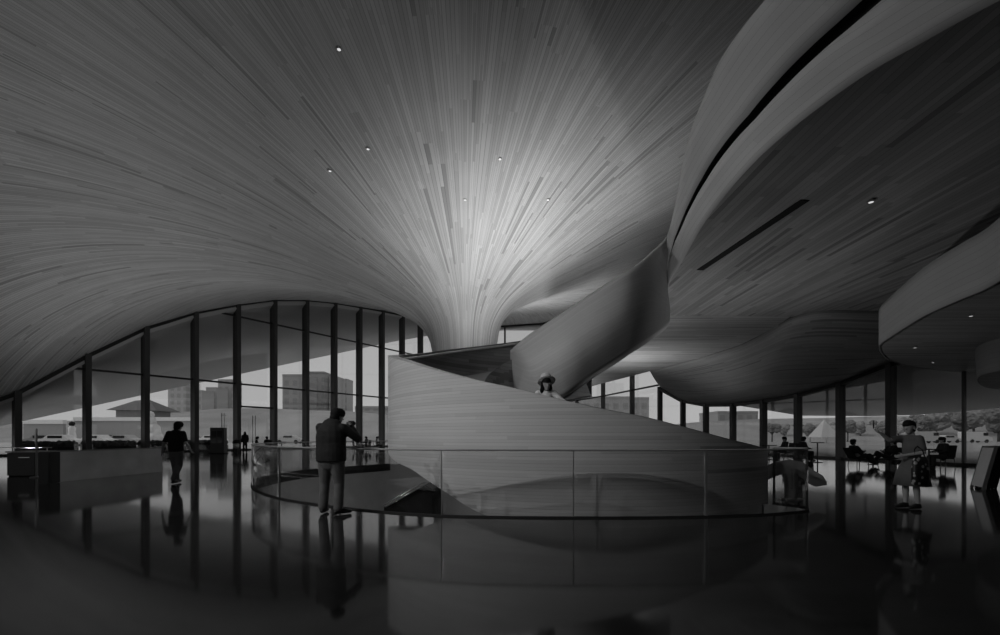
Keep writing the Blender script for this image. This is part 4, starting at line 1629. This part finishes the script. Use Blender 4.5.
# stroller
p = U(236.5, 436, 35.2)
o = empty('stroller', (p.x, 35.2, 0), R(20))
tag(o, 'small stroller with pale bundle beside the standing person in dark coat', 'stroller')
bm = bmesh.new()
blob(bm, (0, 0, .55), (.22, .3, .22), 2, .05, 1)
from_bm('seat', bm, M_PALE, o, smooth=True)
bm = bmesh.new()
for sx_ in (-.22, .22):
    bar(bm, (sx_, -.3, .15), (sx_, .4, 1.0), .03)
    bar(bm, (sx_, .35, .15), (sx_, -.1, .6), .03)
bar(bm, (-.22, .4, 1.0), (.22, .4, 1.0), .03)
from_bm('frame', bm, M_DARKMETAL, o)
bm = bmesh.new()
q = bmesh.ops.create_uvsphere(bm, u_segments=14, v_segments=8, radius=.3)
for v in list(bm.verts):
    v.co += Vector((0, .02, .75))
bmesh.ops.delete(bm, geom=[v for v in bm.verts if v.co.z < .74], context='VERTS')
from_bm('hood', bm, M_BLACK, o, smooth=True)
for sx_ in (-.24, .24):
    for sy in (-.3, .35):
        bm = bmesh.new()
        q = bmesh.ops.create_cone(bm, segments=14, radius1=.13, radius2=.13, depth=.04, cap_ends=True)
        bmesh.ops.transform(bm, matrix=Matrix.Translation((sx_, sy, .13)) @ Matrix.Rotation(PI / 2, 4, 'Y'), verts=q['verts'])
        from_bm('wheel', bm, M_BLACK, o)

# ------------------------------------------------------------------ things on the floor at the left
def at(px, py):
    return U(px, py, CH * F / (py - HZ)).xy.to_3d()


M_PART = plain('partition_panel', .62, .12, .6, scale=1.3, noise=.35)
a, b = at(56, 482.5), at(163, 471.5)
d = (b - a).normalized()
o = empty('low_partition', a, math.atan2(d.y, d.x))
tag(o, 'long low grey polished partition left of the walking man', 'partition')
L = (b - a).length
box_obj('panel', (L / 2, .06, .435), (L, .10, .87), M_PART, o, bev=.008)
box_obj('end_post', (-.16, .02, .44), (.32, .3, .87), M_DARKMETAL, o, bev=.01)
box_obj('cap', (L / 2, .06, .88), (L, .13, .03), M_STEEL if False else plain('cap_metal', .25, .3, .5), o)

c = at(19, 476.5)
o = empty('counter_box', c + Vector((0, .4, 0)), R(8))
tag(o, 'dark square counter box at the left picture edge', 'counter')
box_obj('body', (0, 0, .40), (.80, .8, .74), M_DARKMETAL, o, bev=.01)
box_obj('top', (0, 0, .80), (.86, .86, .04), plain('counter_top', .2, .3, .5), o, bev=.008)
box_obj('kick', (0, 0, .02), (.74, .74, .06), M_BLACK, o)
box_obj('handle', (.1, -.415, .62), (.3, .02, .02), M_STEEL, o)
o = empty('litter_bin', at(45, 472.0) + Vector((0, .2, 0)))
tag(o, 'small dark bin between the counter box and the low partition', 'bin')
bm = bmesh.new()
lathe(bm, [(.16, 0), (.2, .03), (.21, .6), (.18, .62)], 20)
from_bm('body', bm, M_BLACK, o, smooth=False)
bm = bmesh.new()
lathe(bm, [(.22, .62), (.22, .66), (.08, .71), (.02, .72)], 20)
from_bm('lid', bm, M_DARKMETAL, o)
o = empty('stanchion', at(36.5, 477.5))
tag(o, 'tall slim steel post with sign plate at the far left', 'post')
bm = bmesh.new()
lathe(bm, [(.16, 0), (.15, .03), (.025, .05), (.025, 1.55), (.001, 1.56)], 16)
from_bm('pole', bm, plain('post_metal', .2, .35, .5), o)
box_obj('sign_plate', (0, -.03, 1.25), (.05, .015, .35), plain('plate', .3), o)
# rails behind them
o = empty('guard_rail', at(8, 468))
tag(o, 'thin pale horizontal rail behind the counter box at the left edge', 'rail')
bm = bmesh.new()
tube(bm, [(-1.4, 0, .85), (2.1, -.3, .85)], .015, 8)
from_bm('bar', bm, M_STEEL, o)
for x in (-1.2, .4, 1.9):
    bm = bmesh.new()
    tube(bm, [(x, -.3 * (x + 1.4) / 3.5, 0), (x, -.3 * (x + 1.4) / 3.5, .85)], .014, 8)
    from_bm('post', bm, M_STEEL, o)

# display stand in front of the fifth fin
c = at(218.5, 453.5)
o = empty('display_stand', c)
tag(o, 'dark upright display stand between the walking man and the railing', 'stand')
box_obj('body', (0, 0, 1.0), (1.05, .4, 1.9), plain('stand_panel', .05, .35, .4), o, bev=.02)
box_obj('foot', (0, 0, .03), (1.15, .6, .06), M_BLACK, o)
for x in (-.22, .22):
    box_obj('screen', (x, -.21, 1.25), (.36, .02, .9), plain('dark_screen', .02, .1, .5), o)
# long door pulls on the glass doors
for px, y0, y1, d, w in ((223, 413, 428, 41, 'left pair'), (254, 415.5, 443, 43.5, 'right pair')):
    for k, dx in enumerate((-1.4, 1.4)):
        o = empty('door_pull', U(px + dx, y1, d))
        hh = (y1 - y0) / F * d
        tag(o, 'long vertical steel door pull, %s one of the %s' % (('left', 'right')[k], w), 'door pull', 'door pulls on the left glass wall')
        bm = bmesh.new()
        tube(bm, [(0, 0, 0), (0, 0, hh)], .05, 8)
        from_bm('bar', bm, M_STEEL, o)
        for zz in (.2, hh - .2):
            bm = bmesh.new()
            tube(bm, [(0, 0, zz), (0, .3, zz)], .03, 6)
            from_bm('standoff', bm, M_STEEL, o)

# ------------------------------------------------------------------ things at the right
# grey arrow-shaped floor sign behind the railing end
d0 = 9.35
o = empty('arrow_sign', U(790, 436, d0).xy.to_3d())
tag(o, 'grey floor-standing sign shaped like a broad curved arrow behind the railing end', 'sign')
M_SIGN = plain('sign_grey', .32, .6, .3, noise=.06)
sc = d0 / F
top_pts = [(742, 482), (748, 473), (764, 466.5), (777, 461.5), (790, 459.5), (802, 462), (811, 469), (822, 475.5), (826, 481.5)]
low_pts = [(826, 485), (815, 486.5), (810, 484), (803, 478.5), (797, 474), (786, 472.8), (776, 476), (764, 481), (750, 487), (743, 487.5)]
bm = bmesh.new()
pts = [Vector(((x - 790) * sc, 0, CH + (HZ - y) * sc)) for x, y in top_pts + low_pts]
f = [bm.verts.new(p - Vector((0, .025, 0))) for p in pts]
g = [bm.verts.new(p + Vector((0, .025, 0))) for p in pts]
es = [bm.edges.new((f[i], f[(i + 1) % len(f)])) for i in range(len(f))]
bmesh.ops.triangle_fill(bm, edges=es, use_beauty=True)
es = [bm.edges.new((g[i], g[(i + 1) % len(g)])) for i in range(len(g))]
bmesh.ops.triangle_fill(bm, edges=es, use_beauty=True)
for i in range(len(f)):
    bm.faces.new((f[i], f[(i + 1) % len(f)], g[(i + 1) % len(f)], g[i]))
from_bm('arrow_head', bm, M_SIGN, o)
box_obj('shaft', (.02, 0, .36), (.26, .045, .66), M_SIGN, o)
box_obj('foot', (.02, 0, .015), (.34, .26, .03), M_SIGN, o)
bm = bmesh.new()
for k in range(7):
    zz = .62 - k * .062
    box(bm, (.02, -.025, zz), (.05, .004, .006))
    box(bm, (.02, -.025, zz - .02), (.035, .004, .006))
    box(bm, (.02 + (.012 if k % 2 else -.012), -.025, zz - .01), (.006, .004, .035))
tag(from_bm('lettering', bm, plain('sign_ink', .03)), 'column of small dark characters').parent = o

# leaning stack of boards at the right edge
c = at(986, 489)
for k, (dx, g, w) in enumerate(((-.22, .45, 'pale front board of the leaning stack at the right edge'), (.02, .08, 'dark framed board, second in the leaning stack'), (.24, .08, 'dark framed board, third in the leaning stack'), (.46, .06, 'rearmost board of the leaning stack, cut by the picture edge'))):
    o = empty('folding_board', c + Vector((dx, .12 * k, 0)), R(-28))
    o.rotation_euler = (0, R(12), R(-28))
    tag(o, w, 'board', 'boards leaning at the right edge')
    box_obj('panel', (0, 0, .56), (.05, .62, .98), plain('board_face', g, .5), o, bev=.008)
    for yy in (-.31, .31):
        box_obj('frame_leg', (0, yy, .54), (.06, .035, 1.08), M_BLACK if k else plain('board_edge', .07), o)
    box_obj('top_bar', (0, 0, 1.07), (.06, .64, .04), M_DARKMETAL, o)
